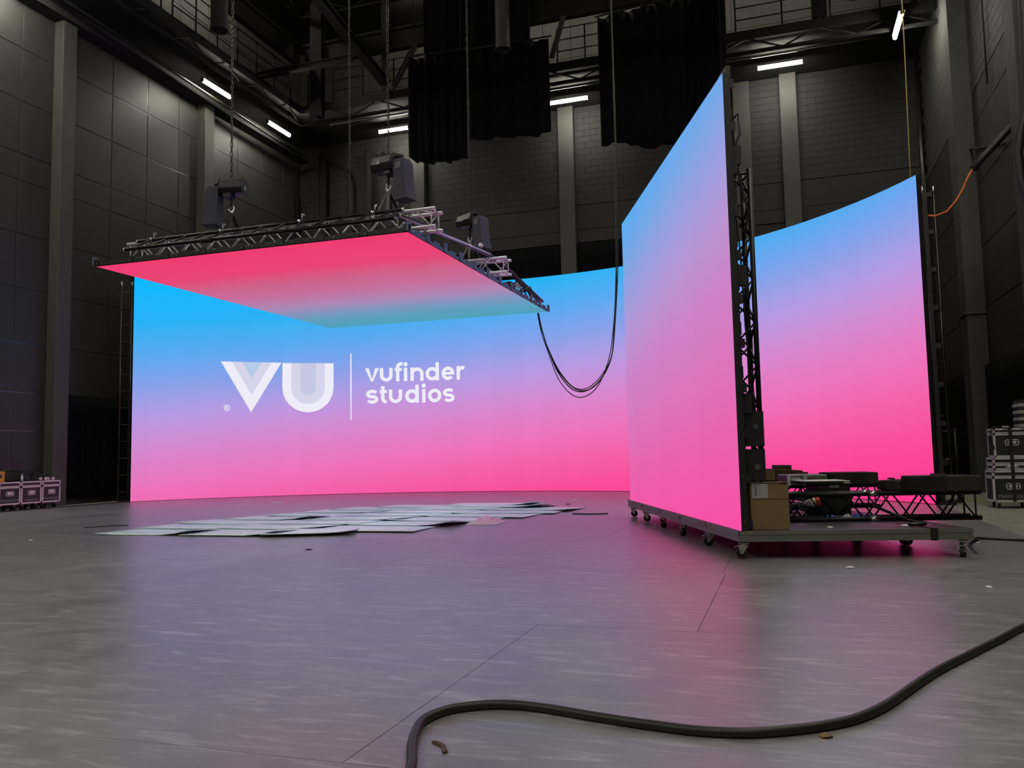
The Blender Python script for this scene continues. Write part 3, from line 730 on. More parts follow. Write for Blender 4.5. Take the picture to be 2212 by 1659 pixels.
# black ladder beam clamped to the front
lb = thing('ladder_beam', 'black ladder beam leaning along front of overhead panel', 'truss', (-7.1, 10.0, 4.3))
U0, U1, D0, D1 = Vector((-9.36, 10.2, 4.6)), Vector((-4.86, 10.17, 4.6)), Vector((-9.29, 9.86, 4.36)), Vector((-4.8, 9.84, 4.36))
U0.z = U1.z = 4.57; U0.y, U1.y = 10.2, 10.19
MB().tube(U0, U1, .027, 12).build('upper_tube', M['pipe'], lb)
MB().tube(D0, D1, .027, 12).build('lower_tube', M['pipe'], lb)
for i in range(13):
    t = (i + .3) / 13.2
    MB().tube(D0 + (D1 - D0) * t, U0 + (U1 - U0) * min(1, t + .03), .016, 6).build('rung', M['pipe'], lb)
for t in (.33, .66):
    p = D0 + (D1 - D0) * t; MB().tube(p - Vector((.09, 0, 0)), p + Vector((.09, 0, 0)), .042, 10).build('joint_sleeve', M['black'], lb)
for p in (U0, D0, U1, D1):
    MB().tube(p - Vector((.012, 0, 0)), p + Vector((.012, 0, 0)), .029, 10).build('tube_end', M['silver'], lb)
def coupler(label, p, group='pipe clamps along the ladder beam'):
    p = Vector(p); t = thing('pipe_clamp', label, 'clamp', p, group)
    MB().tube(p + Vector((-.025, 0, 0)), p + Vector((.025, 0, 0)), .042, 12).build('ring', M['chrome'], t)
    MB().tube(p + Vector((0, .02, .03)), p + Vector((.02, .03, .12)), .01, 6).build('bolt', M['chrome'], t)
    MB().box(p + Vector((.005, .015, .1)), p + Vector((.045, .05, .125))).build('wing_nut', M['chrome'], t)
    MB().box(p + Vector((-.025, -.02, -.09)), p + Vector((.025, .05, -.035))).build('saddle', M['chrome'], t)
for i, t in enumerate((.06, .34, .64, .9)):
    coupler(['leftmost silver clamp on upper tube of ladder beam', 'second silver clamp from left on ladder beam', 'third silver clamp from left on ladder beam', 'rightmost silver clamp on ladder beam below second hoist'][i], U0 + (U1 - U0) * t)
# scaffold tubes along the right edge with strapped cables
st = thing('scaffold_tube', 'pale lilac scaffold tube along right edge of overhead panel', 'tube', (-4.76, 11.6, 4.3))
MB().tube((-4.79, 9.85, 4.40), (-4.73, 13.35, 4.63), .03, 14).build('tube', M['lilac'], st)
MB().tube((-4.791, 9.80, 4.397), (-4.789, 9.87, 4.402), .034, 14).build('open_end', M['black'], st)
for t in (.36, .72):
    p = Vector((-4.79, 9.85, 4.40)).lerp(Vector((-4.73, 13.35, 4.63)), t)
    MB().tube(p, p + Vector((.002, .025, .002)), .045, 12).build('strap', M['paper'], st)
st2 = thing('scaffold_tube', 'dark scaffold tube dropping to far right panel corner', 'tube', (-4.73, 14.8, 4.3))
MB().tube((-4.76, 13.0, 4.72), (-4.7, 16.3, 4.3), .028, 12).build('tube', M['pipe'], st2)
MB().tube((-4.761, 12.96, 4.725), (-4.759, 13.03, 4.716), .033, 12).build('open_end', M['lilac'], st2)
cb = thing('strapped_cables', 'thin dark cables strapped along the pale scaffold tube', 'cable', (-4.7, 12.4, 4.3))
for k in range(3):
    pts = []
    for i in range(15):
        t = i / 14; p = Vector((-4.79, 9.9, 4.40)).lerp(Vector((-4.73, 13.35, 4.63)), t)
        pts.append(p + Vector((.042 * math.cos(k * 2 + t * 2), 0, .038 * math.sin(k * 2 + t * 2) + .01 * math.sin(9 * t + k))))
    for i in range(8):
        t = (i + 1) / 8; p = Vector((-4.73, 13.4, 4.66)).lerp(Vector((-4.68 + .006 * k, 16.35, 4.3)), t); pts.append(p + Vector((.03, 0, .012 * k)))
    MB().path(pts, .011, 6).build('cable', M['cable'], cb)
# small fittings at the far corner of the panel
fit = thing('cable_connectors', 'small black connectors and looped leads on far corner of panel', 'connector', (-4.75, 15.5, 4.24))
MB().tube((-4.7, 15.0, 4.3), (-4.55, 15.15, 4.36), .045, 10).build('plug', M['black'], fit)
MB().path([(-4.75, 14.6 + .12 * i, 4.28 + .22 * math.sin(PI * i / 8)) for i in range(9)], .015, 6).build('lead', M['cable'], fit)
MB().path([(-4.7, 14.9 + .1 * i, 4.26 + .14 * math.sin(PI * i / 8)) for i in range(9)], .015, 6).build('lead', M['cable'], fit)
MB().box((-4.78, 14.35, 4.2), (-4.68, 14.6, 4.36)).build('junction_box', M['black'], fit)

# ------------------------------------------------------------------ chain hoists
def make_hoist():
    """motor hangs about the origin (the hook), chain goes up, canvas chain bag at +x"""
    t = local('chain_hoist', 'hoist', 'hoist')
    # housing: elongated hexagonal body, long axis along y then turned when placed
    prof = [(-.11, .0), (-.15, .09), (-.12, .2), (-.05, .24), (.08, .24), (.15, .17), (.15, .06), (.09, .0)]
    b = MB().prism([(-.2, y, z + .16) for y, z in prof], (.34, 0, 0)); b.build('motor_housing', M['hoistbody'], t, bevel=.012)
    for x in (-.21, .135): MB().prism([(x, y * 1.04, .16 + z * 1.02 - .003) for y, z in prof], (.018, 0, 0)).build('end_plate', M['black'], t, bevel=.004)
    b = MB()
    b.path([(-.16, -.06, .39), (-.16, -.06, .44), (-.02, -.06, .44), (-.02, -.06, .39)], .012, 6).build('handle', M['black'], t)
    MB().box((-.02, -.09, .1), (.1, .09, .17)).build('chain_guide', M['black'], t, bevel=.006)
    MB().prism([(-.216, -.03, .22), (-.216, .05, .22), (-.216, .01, .30)], (-.003, 0, 0)).build('warning_triangle', M['label'], t)
    MB().prism([(-.1, -.153, .24), (-.02, -.153, .24), (-.06, -.148, .31)], (0, -.003, 0)).build('warning_triangle', M['label'], t)
    MB().tube((0, 0, -.02), (0, 0, .12), .02, 8).build('swivel', M['black'], t)
    hook = [(0.045 * math.cos(a), 0, -.055 + .05 * math.sin(a)) for a in [math.radians(100 + 27 * i) for i in range(11)]]
    MB().path(hook, .013, 6).build('hook', M['chrome'], t)
    MB().tube((-.03, 0, -.12), (.03, 0, -.12), .02, 8).build('shackle', M['chrome'], t)
    # canvas bag
    rows = []
    for k, (z, wx, wy) in enumerate(((.28, .085, .09), (.22, .1, .105), (.0, .1, .1), (-.2, .105, .105), (-.31, .12, .115))):
        rows.append([(.25 + wx * sx + (.015 * k), wy * sy, z) for sx, sy in ((-1, -1), (0, -1.06), (1, -1), (1.05, 0), (1, 1), (0, 1.05), (-1, 1), (-1.02, 0), (-1, -1))])
    b = MB().grid(rows, sm=False)
    b.face([len(b.v) - 9 + i for i in range(8)]); b.face([i for i in range(8)][::-1])
    bag = b.build('chain_bag', M['bag'], t)
    for z in (.14, .17, .2): MB().box((.22, -.112, z), (.31, -.114, z + .012)).build('bag_print', M['label'], bag)
    MB().path([(.1, 0, .3), (.18, 0, .36), (.26, 0, .33)], .03, 8).build('bag_strap', M['black'], t)
    return t
def slings(o, base_z, drop, spread):
    z = -.12
    for sx, sy in ((-spread, -.12), (-spread * .4, .13), (spread, -.12), (spread * 1.25, .12)):
        MB().prism([(-.026, -.008, z), (.026, -.008, z), (.026, .008, z), (-.026, .008, z)], (sx, sy, -drop)).build('sling', M['black'], o)
def chain(o, z0, z1):
    b = MB(); n = int((z1 - z0) / .075)
    for i in range(n):
        z = z0 + i * .075; rot = i % 2
        pts = []
        for k in range(9):
            a = 2 * PI * k / 8; u = .017 * math.cos(a); v = .047 * math.sin(a)
            pts.append((u, .008, z + v) if rot else (0, .008 + u, z + v))
        b.path(pts, .008, 4)
    b.build('chain', M['chain'], o)
h0 = make_hoist(); slings(h0, 0, .33, .1); chain(h0, .42, 15.0)
h0['label'] = 'chain hoist with motor left of bag on right front of overhead panel'
h0['group'] = 'chain hoists holding the overhead panel'
h0.location = (-5.2, 10.43, 5.06); h0.rotation_euler = (0, 0, math.radians(-14))
dup(h0, (-7.83, 10.43, 5.04), (0, 0, math.radians(192)), 'leftmost chain hoist, bag on its left, above front edge of panel')
dup(h0, (-5.16, 13.53, 5.06), (0, 0, math.radians(-25)), 'chain hoist over middle of panel, beside the right edge scaffold tube')
dup(h0, (-7.8, 14.0, 4.99), (0, 0, math.radians(170)), 'chain hoist hidden behind front trusses at back left of panel')

# ------------------------------------------------------------------ hanging cables
lp = thing('hanging_cable_loop', 'bundle of black cables looping from panel corner up to the roof', 'cable', (-4.3, 16.9, 2.5))
def cloop(dx, dz, r, sag, tw):
    A = Vector((-4.78, 16.42, 4.16)); B = Vector((-3.33, 17.6, 5.2)); pts = [A + Vector((-.01, .02, .1)), A]
    ctrl = [(-4.78, 16.42, 4.1), (-4.72, 16.5, 3.7), (-4.62, 16.6, 3.3), (-4.45, 16.75, 2.85 - sag), (-4.2, 16.95, 2.52 - sag), (-3.95, 17.15, 2.5 - sag), (-3.7, 17.35, 2.75 - sag), (-3.5, 17.5, 3.2), (-3.42, 17.55, 3.8), (-3.36, 17.6, 4.6), (-3.32, 17.6, 5.4), (-3.3, 17.6, 6.5)]
    P = [Vector(c) for c in ctrl]; out = []
    for i in range(len(P) - 1):
        p0, p1, p2, p3 = P[max(i - 1, 0)], P[i], P[i + 1], P[min(i + 2, len(P) - 1)]
        for k in range(6):
            t = k / 6
            q = .5 * ((2 * p1) + (p2 - p0) * t + (2 * p0 - 5 * p1 + 4 * p2 - p3) * t * t + (3 * p1 - p0 - 3 * p2 + p3) * t ** 3)
            f = (i + t) / len(P); q += Vector((dx * math.sin(PI * f) + .012 * math.sin(tw + 14 * f), 0, dz * math.sin(PI * f))); out.append(q)
    out += [Vector((-3.27 + .012 * math.sin(tw + z), 17.6 + .012 * math.cos(tw + z), z)) for z in (7.5, 9, 11, 13, 15, 17, 19, 21.5)]
    MB().path(out, r, 6).build('cable', M['cable'], lp)
cloop(0, 0, .013, 0, 0); cloop(.03, .02, .011, 0, 2); cloop(-.03, 0, .01, .12, 4); cloop(0.01, .03, .01, -.02, 5)
tag(MB().path([(2.95 + .02 * math.sin(z * .7), 20.45 - .01 * z, z) for z in (6.9, 8, 9, 10, 11, 12, 14, 16, 19)], .011, 6).build('yellow_cable', M['yellow']), 'thin yellow cable hanging down behind right end of curved screen', 'cable')
tag(MB().path([(2.93, 19.1, 6.05), (3.15, 18.9, 5.95), (3.35, 18.8, 6.0), (3.52, 18.8, 6.19), (3.66, 18.8, 6.42), (3.76, 18.8, 6.65), (3.87, 18.8, 6.83)], .022, 8).build('orange_cable', M['orange']), 'orange cable curving from right screen end up to black sleeve', 'cable')
tag(MB().path([(3.87, 18.8, 6.83), (4.1, 18.8, 7.08), (4.31, 18.8, 7.3), (4.75, 18.75, 7.75), (4.8, 18.8, 8.6)], .07, 10).build('cable_sleeve', M['black']), 'thick black sleeved cable bundle slanting along upper right wall', 'cable')
tag(MB().path([(4.55, 17.0, 4.9), (4.36, 17.0, 5.5), (4.27, 17.0, 6.0), (4.25, 17.0, 6.5), (4.33, 17.0, 6.95), (4.45, 17.0, 7.4), (4.5, 17.0, 9), (4.5, 17, 13)], .075, 10).build('cable_hank', M['black']), 'fat black cable hank hanging at right picture edge', 'cable')

# ------------------------------------------------------------------ rolling platform with side video wall
W0 = Vector((-.513, 9.53, 0)); ua, va = math.radians(111.2), math.radians(13.5)
uv_, vv_ = Vector((math.cos(ua), math.sin(ua), 0)), Vector((math.cos(va), math.sin(va), 0))
def D(p):      # platform coordinates: a along the wall, b behind it, z
    return W0 + uv_ * p[0] + vv_ * p[1] + Vector((0, 0, p[2]))
DZ = .31
def make_caster():
    t = MB()
    t.box((-.055, -.045, .165), (.055, .045, .175)); t.tube((0, 0, .145), (0, 0, .166), .035, 12)
    for s_ in (-1, 1): t.prism([(-.06, s_ * .028, .15), (.045, s_ * .028, .15), (-.012, s_ * .028, .055), (-.042, s_ * .028, .055)], (0, s_ * .004, 0))
    t.prism([(-.1, -.02, .12), (-.1, .02, .12), (-.045, .02, .15), (-.045, -.02, .15)], (0, 0, .01))
    t.tube((-.027, -.04, .064), (-.027, .04, .064), .01, 8)
    return t
def add_caster(parent, P, ang):
    R_ = Matrix.Rotation(ang, 3, 'Z')
    b = make_caster(); b.v = [R_ @ p + Vector(P) for p in b.v]
    c = b.build('caster', M['chrome'], parent)
    wv = MB(); n = 18
    for k in range(n):
        a0, a1 = 2 * PI * k / n, 2 * PI * (k + 1) / n
        for r0, r1, y, mi in ((.045, .062, .022, 0), (.01, .045, .014, 1)):
            q = [(-.027 + r * math.cos(a), yy, .064 + r * math.sin(a)) for yy in (-y, y) for r, a in ((r0, a0), (r1, a0), (r1, a1), (r0, a1))]
            wv.hexa(q, mi)
    wv.v = [R_ @ p + Vector(P) for p in wv.v]
    wv.build('wheel', [M['rubber'], M['steel']], c)
DL = ['nearest to camera, with cardboard box on it', 'second from camera', 'third from camera', 'fourth from camera', 'farthest from camera']
decks = []
for k in range(5):
    a0, a1 = k * 1.28 + .004, (k + 1) * 1.28 - .004
    t = thing('rolling_deck', 'grey aluminium stage deck on casters, ' + DL[k], 'stage deck', D(((a0 + a1) / 2, 1.2, 0)), 'wheeled stage decks under the side screen')
    decks.append(t)
    for (p, q, nm) in (((a0, -.03, 'f'), (a1, 0, 'f'), 'front_rail'), ((a0, 2.41, 0), (a1, 2.44, 0), 'back_rail')):
        b0, b1 = p[1], q[1]
        b = MB()
        for z0, z1, ins in ((.19, .225, 0), (.225, .265, .007), (.265, .31, 0)):
            sg = ins if nm == 'front_rail' else 0
            b.box((a0, b0 + sg, z0), (a1, b1 - (ins - sg), z1), T=D)
        b.build(nm, M['deckalu'], t)
    for e, nm in ((a0, 'side_rail'), (a1 - .03, 'side_rail')):
        b = MB()
        for z0, z1, ins in ((.19, .225, 0), (.225, .265, .007), (.265, .31, 0)):
            b.box((e + (ins if e == a0 else 0), 0, z0), (e + .03 - (0 if e == a0 else ins), 2.41, z1), T=D)
        b.build(nm, M['deckalu'], t)
    MB().box((a0 + .03, 0, .285), (a1 - .03, 2.41, .309), T=D).build('deck_board', M['decktop'], t)
    MB().box((a0, -.034, .25), (a0 + .02, -.02, .30), T=D).build('edge_lock', M['black'], t)
    for (ca, cb_) in ((a0 + .07, .04), (a0 + .07, 2.36), (a1 - .1, 2.3)) + (((a1 - .1, .04),) if k == 4 else ()):
        P = D((ca, cb_, 0)); P.z = 0
        MB().tube((P.x, P.y, .174), (P.x, P.y, .2), .03, 10).build('leg_socket', M['deckalu'], t)
        add_caster(t, P, rnd.choice((.3, 1.2, 2.2, 3.3, 4.4)) if not (k == 0 and cb_ < 1) else .15)
MB().box((-.006, 1.98, .17), (.3, 2.05, .335), T=D)
tag(MB().box((-.012, 1.99, .185), (-.004, 2.06, .315), T=D).box((-.012, 1.99, .312), (.25, 2.06, .316), T=D).build('ratchet_strap', M['black']), 'black strap wrapped round front edge of nearest deck', 'strap')

# side video wall on the platform
SW, SH, SN = 6.3, 5.19, 12
sv = thing('side_video_wall', 'tall flat video wall on rolling platform glowing blue to pink', 'video wall', D((SW / 2, .05, DZ)))
for k in range(SN):
    a0, a1 = SW * k / SN, SW * (k + 1) / SN
    b = MB()
    # bottom ring counter-clockwise from above
    p = [D((a1, .0, DZ)), D((a0, .0, DZ)), D((a0, .075, DZ)), D((a1, .075, DZ)), D((a1, .0, DZ + SH)), D((a0, .0, DZ + SH)), D((a0, .075, DZ + SH)), D((a1, .075, DZ + SH))]
    b.hexa(p, 1); b.m[2] = 0; b.uv = {q: [(0, 0)] * 4 for q in range(6)}
    u1, u0 = 1 - a1 / SW, 1 - a0 / SW
    b.uv[2] = [(u1, 0), (u0, 0), (u0, 1), (u1, 1)]
    b.build('screen_column', [M['screen_side'], M['ledback']], sv)
for k in range(11):
    z = DZ + .02 + k * .5
    for a in (0.02, .52):
        MB().box((a, .078, z), (a + .06, .13, z + .1), T=D).build('bracket', M['black'], sv)
    MB().box((0.1, .076, z + .16), (.42, .125, z + .3), T=D).build('power_box', M['black'], sv)
    MB().tube(D((.004, .04, z + .08)), D((-.004, .04, z + .08)), .008, 6).build('bolt', M['chrome'], sv)
for z in (1.6, 3.05, 4.45):
    MB().box((.08, .08, z), (.2, .2, z + .22), T=D).build('driver_box', M['black'], sv)
MB().box((.12, .13, .85), (.27, .33, 1.2), T=D).build('power_cabinet', M['black'], sv)
MB().box((.12, .13, 1.23), (.27, .33, 1.62), T=D).build('power_cabinet', M['black'], sv)
MB().tube(D((.115, .24, 1.0)), D((.12, .24, 1.0)), .035, 14).build('gauge', M['chrome'], sv)
MB().tube(D((.115, .24, 1.45)), D((.12, .24, 1.45)), .03, 14).build('gauge', M['chrome'], sv)
MB().box((.05, .08, DZ), (.09, .1, DZ + SH - .05), T=D).build('back_upright', M['ledback'], sv)
MB().box((.05, .08, DZ), (.19, .125, DZ + .06), T=D).build('foot_plate', M['black'], sv)
MB().path([D((.1, .14, 5.0)), D((.1, .19, 5.05)), D((.1, .2, 4.8)), D((.1, .15, 4.7)), D((.1, .15, 4.5)), D((.1, .19, 4.2)), D((.12, .26, 3.9)), D((.2, .2, 3.4))], .012, 6).build('lead', M['cable'], sv)
MB().path([D((.25, .16, 4.2)), D((.25, .2, 3.4)), D((.25, .22, 2.6)), D((.26, .26, 1.9)), D((.3, .3, 1.5))], .011, 6).build('lead', M['cable'], sv)

# uprights and outriggers
def truss_deck(label, a, b, z0, z1, up, bays, cc, **k):
    return truss(label, D(a), D(b), cc, up, 'pipe', bays, **k)
truss('tall black upright truss bracing near end of rolling screen', D((.3, .11, DZ + .027)), D((.3, .11, 4.47)), .25, (uv_.x, uv_.y, 0), 'pipe', 8, r=.03, rb=.013)
truss('tall black upright truss hidden behind middle of rolling screen', D((2.75, .11, DZ + .027)), D((2.75, .11, 4.47)), .25, (uv_.x, uv_.y, 0), 'pipe', 8, r=.03, rb=.013)
fz = DZ + .028
n1, *_ = truss('front black box truss lying along the near deck edge', D((1.02, .42, fz)), D((1.02, 3.12, fz)), .3, (0, 0, 1), 'pipe', 6, r=.028, rb=.011, couplers=(.545,))
n2, *_ = truss('second black box truss lying across the platform behind the first', D((3.3, .42, fz)), D((3.3, 3.04, fz)), .3, (0, 0, 1), 'pipe', 6, r=.028, rb=.011)
n3, *_ = truss('rear black box truss lying across far part of platform', D((5.45, .42, fz)), D((5.45, 2.9, fz)), .3, (0, 0, 1), 'pipe', 6, r=.028, rb=.011)
TZ = fz + .3 + .0285

# ------------------------------------------------------------------ things on the platform
def lump(name, label, cat, a0, a1, b0, b1, z0, z1, m, j=.015, group=None, seed=1):
    r2 = random.Random(seed); t = thing(name, label, cat, D(((a0 + a1) / 2, (b0 + b1) / 2, z0)), group)
    p = []
    for z in (z0, z1):
        for (a, b) in ((a0, b0), (a0, b1), (a1, b1), (a1, b0)):
            q = D((a, b, z)); p.append(q + Vector((r2.uniform(-j, j), r2.uniform(-j, j), r2.uniform(-j, 0) if z == z1 else 0)))
    MB().hexa(p).build('body', M[m], t, bevel=.018)
    return t
t = lump('foam_block', 'large dark brown counterweight block at right end of front truss', 'weight', .66, 1.12, 2.26, 2.95, TZ, TZ + .185, 'weight', .006, seed=1)
MB().box((.7, 2.3, TZ + .18), (.78, 2.62, TZ + .187), T=D).build('paper_slip', M['carddark'], t)
MB().box((.9, 2.55, TZ + .18), (1.0, 2.7, TZ + .2), T=D).build('block_tab', M['weight'], t)
MB().box((.655, 2.26, TZ + .0), (.66, 2.55, TZ + .18), T=D).build('side_flap', M['black'], t)
t = lump('sandbag', 'small dark sandbag left of the large counterweight block', 'sandbag', 1.13, 1.4, 2.1, 2.4, TZ, TZ + .13, 'foam', .02, seed=2)
MB().box((1.2, 2.2, TZ + .13), (1.3, 2.24, TZ + .15), T=D).build('handle', M['black'], t)
t = lump('foam_block', 'long dark brown weight box on right end of second truss', 'weight', 2.95, 3.4, 2.22, 2.88, TZ, TZ + .175, 'foam', .006, seed=3)
MB().box((2.94, 2.42, TZ + .0), (2.95, 2.7, TZ + .165), T=D).build('dark_panel', M['black'], t)
t = lump('grey_road_case', 'low grey road case with metal corners on second truss', 'flight case', 2.95, 3.35, 1.6, 2.17, TZ, TZ + .155, 'deckalu', .003, seed=4)
for b in (1.6, 1.83): MB().box((2.94, b, TZ), (2.955, b + .05, TZ + .158), T=D).build('corner_bar', M['casealu'], t)
MB().box((2.938, 1.66, TZ + .04), (2.948, 1.79, TZ + .11), T=D).build('latch', M['casealu'], t)
MB().box((2.945, 1.9, TZ + .02), (2.952, 2.15, TZ + .08), T=D).build('side_panel', M['casebody'], t)
t = lump('cardboard_bundle', 'crumpled brown cardboard bundle on rear truss, pale flap at left', 'cardboard', 5.15, 5.6, 2.12, 2.72, TZ, TZ + .2, 'carddark', .05, seed=5)
MB().box((5.1, 2.02, TZ), (5.3, 2.2, TZ + .17), T=D).build('flap', M['card'], t)
MB().box((5.2, 2.3, TZ + .17), (5.5, 2.52, TZ + .25), T=D).build('folded_top', M['carddark'], t)
MB().box((5.1, 2.5, TZ), (5.2, 2.75, TZ + .13), T=D).build('flap', M['carddark'], t)
tag(MB().box((5.1, 1.86, TZ), (5.35, 2.0, TZ + .1), T=D).build('brown_offcut', M['carddark'], bevel=.02), 'small brown cardboard offcut at left end of the bundle', 'cardboard')
# black case on the front truss between the chords
t = thing('black_equipment_case', 'black equipment case with pale lid wedged behind front truss', 'case', D((1.3, 1.55, DZ)))
MB().box((1.36, 1.38, DZ), (1.75, 1.78, .74), T=D).build('body', M['black'], t, bevel=.01)
MB().box((1.34, 1.2, .745), (1.76, 1.78, .78), T=D).build('lid', M['black'], t, bevel=.006)
MB().box((1.33, 1.22, .782), (1.76, 1.76, .79), T=D).build('lid_liner', M['paper'], t)
MB().box((1.352, 1.52, .70), (1.36, 1.64, .735), T=D).build('handle_recess', M['deckalu'], t)
MB().box((1.336, 1.69, .75), (1.34, 1.77, .778), T=D).build('sticker', M['label'], t)
# cardboard box
bx = thing('cardboard_box', 'tall brown cardboard box with white label on near deck corner', 'box', D((.17, .35, DZ)))
MB().box((.06, .13, DZ + .001), (.268, .545, .825), T=D).build('carton', M['card'], bx, bevel=.006)
MB().box((.057, .128, .645), (.06, .547, .65), T=D).build('flap_seam', M['carddark'], bx)
MB().box((.05, .135, .826), (.265, .54, .83), T=D).build('top_flap', M['card'], bx)
lab = MB().box((.056, .15, .66), (.059, .32, .815), T=D).build('shipping_label', M['label'], bx)
for i in range(7):
    z = .69 + i * .012
    MB().box((.0545, .175, z), (.0562, .2, z + (.007 if i % 2 else .004)), T=D).build('barcode_line', M['ink'], lab)
for i, z in enumerate((.8, .787, .774)):
    MB().box((.0545, .165, z), (.0562, .235 - .02 * i, z + .004), T=D).build('print_line', M['ink'], lab)
MB().box((.054, .44, .812), (.058, .53, .818), T=D).build('tape_print', M['ink'], bx)
# connector, cloth, cables, scraps on the deck
def along(a, b, t): return a + (b - a) * t
cn = thing('power_connector', 'white and red industrial power plug lying inside front truss', 'connector', D((1.15, 1.2, .52)))
p0, p1 = D((1.15, 1.05, .52)), D((1.15, 1.31, .545))
MB().tube(p0, along(p0, p1, .35), .03, 12).build('cable_gland', M['label'], cn)
MB().tube(along(p0, p1, .35), along(p0, p1, .78), .032, 14, r2=.055).build('plug_body', M['paper'], cn)
MB().tube(along(p0, p1, .78), p1, .056, 14).build('red_collar', M['red'], cn)
hold = MB().path([D((1.16, .9, DZ + .03)), D((1.16, .96, .42)), D((1.15, 1.0, .5)), D((1.15, 1.06, .52))], .018, 6).build('cable', M['cable'], cn)
def cloth_heap(name, label, cat, a, b, z, sa, sb, h, m, seed, group=None):
    r2 = random.Random(seed); rows = []
    for i in range(9):
        row = []
        for j in range(9):
            x, y = i / 8 * 2 - 1, j / 8 * 2 - 1; e = max(0, 1 - (x * x + y * y) ** .9)
            row.append(D((a + sa * x * (1 + .15 * r2.uniform(-1, 1)), b + sb * y * (1 + .15 * r2.uniform(-1, 1)), z + h * (e ** .6) * (.6 + .6 * r2.random()))))
        rows.append(row)
    return tag(MB().grid(rows, th=(0, 0, -.004)).build(name, m), label, cat, group)
cloth_heap('work_glove', 'crumpled blue work glove on deck inside front truss', 'glove', 1.2, 1.46, DZ + .01, .09, .09, .06, M['blue'], 3)
cloth_heap('work_glove', 'second crumpled blue work glove, right of the pale rag', 'glove', 1.25, 1.82, DZ + .01, .09, .1, .07, M['blue'], 5)
cloth_heap('rag', 'small pale rag between the two blue gloves', 'rag', 1.18, 1.64, DZ + .01, .06, .06, .07, M['clear'], 8)
def heap_cable(label, a, b, seed, n=40, R_=.22, m='cable', group=None):
    r2 = random.Random(seed); pts = []
    for i in range(n):
        t = i * .6; pts.append(D((a + R_ * math.cos(t) * (.8 + .3 * r2.random()), b + R_ * 1.2 * math.sin(t) * (.8 + .3 * r2.random()), DZ + .018 + .0045 * i + .008 * r2.random())))
    return tag(MB().path(pts, .013, 6).build('coiled_cable', M[m]), label, 'cable', group)
heap_cable('loose coil of dark cable on deck right of cardboard box', 1.7, .75, 2)
heap_cable('loose coil of grey cable on deck behind power plug', 2.1, 1.1, 3, m='chain')
heap_cable('loose coil of dark cable on deck under black equipment case', 2.3, 1.75, 4)
tag(MB().prism([D((.7, .56, TZ + .002)), D((.7, .9, TZ + .012)), D((1.0, .84, TZ + .012)), D((1.0, .56, TZ + .002))], (0, 0, .004)).build('card_scrap', M['card']), 'flat tan card scrap on front truss beside cardboard box', 'cardboard')
def scrap(label, p, r, seed, m='paper', name='paper_scrap', z=.001, squash=1.0, ang=0.0):
    r2 = random.Random(seed); n = 6; P = Vector(p); pts = []
    for i in range(n):
        a = 2 * PI * i / n; q = r * .75 * (.5 + .6 * r2.random()); x, y = q * math.cos(a), q * math.sin(a) * squash
        pts.append(P + Vector((x * math.cos(ang) - y * math.sin(ang), x * math.sin(ang) + y * math.cos(ang), z + .006 * r2.random())))
    c = sum(pts, Vector()) / n + Vector((0, 0, .012)); b = MB(); b.v = pts + [c] + [q + Vector((0, 0, .003)) for q in pts] + [c + Vector((0, 0, .003))]
    for i in range(n):
        j = (i + 1) % n
        b.face((j, i, n)); b.face((n + 1 + i, n + 1 + j, 2 * n + 1)); b.face((i, j, n + 1 + j, n + 1 + i))
    return tag(b.build(name, M[m]), label, 'scrap')
scrap('white paper scrap on near deck edge below blue glove', D((.25, 1.05, DZ)), .06, 1)
scrap('white paper scrap on near deck edge below coupler of truss', D((.35, 1.9, DZ)), .07, 2)
tag(MB().path([D((.95, 1.85, .5)), D((.7, 1.95, .42)), D((.5, 2.02, .36)), D((.3, 2.1, .335)), D((.22, 2.0, .335)), D((.25, 1.9, .335)), D((.33, 2.0, .34)), D((.25, 2.08, .345))], .018, 8).build('cable_tail', M['cable']), 'short black cable tail hanging from front truss over deck', 'cable')
tag(MB().path([D((.8, .42, .68)), D((.75, .41, 1.2)), D((.65, .4, 2.2)), D((.6, .38, 3.0))], .01, 6).build('hanging_lead', M['cable']), 'thin dark lead hanging down outer side of near upright truss', 'cable')
tag(MB().path([D((.55, .39, 2.6)), D((.8, .46, 2.0)), D((1.2, .62, 1.4)), D((2.2, .8, .95)), D((3.0, .95, .72))], .009, 6).build('hanging_lead', M['cable']), 'thin dark lead curving from near upright truss to second truss', 'cable')
tag(MB().path([(1.95, 10.4, .16), (2.0, 11.2, .03), (2.24, 12.05, .016), (2.7, 11.83, .016), (3.6, 11.4, .01), (4.6, 11.0, .008)], .016, 8).build('floor_cable', M['cable']), 'thin black cable running right from platform across floor', 'cable')

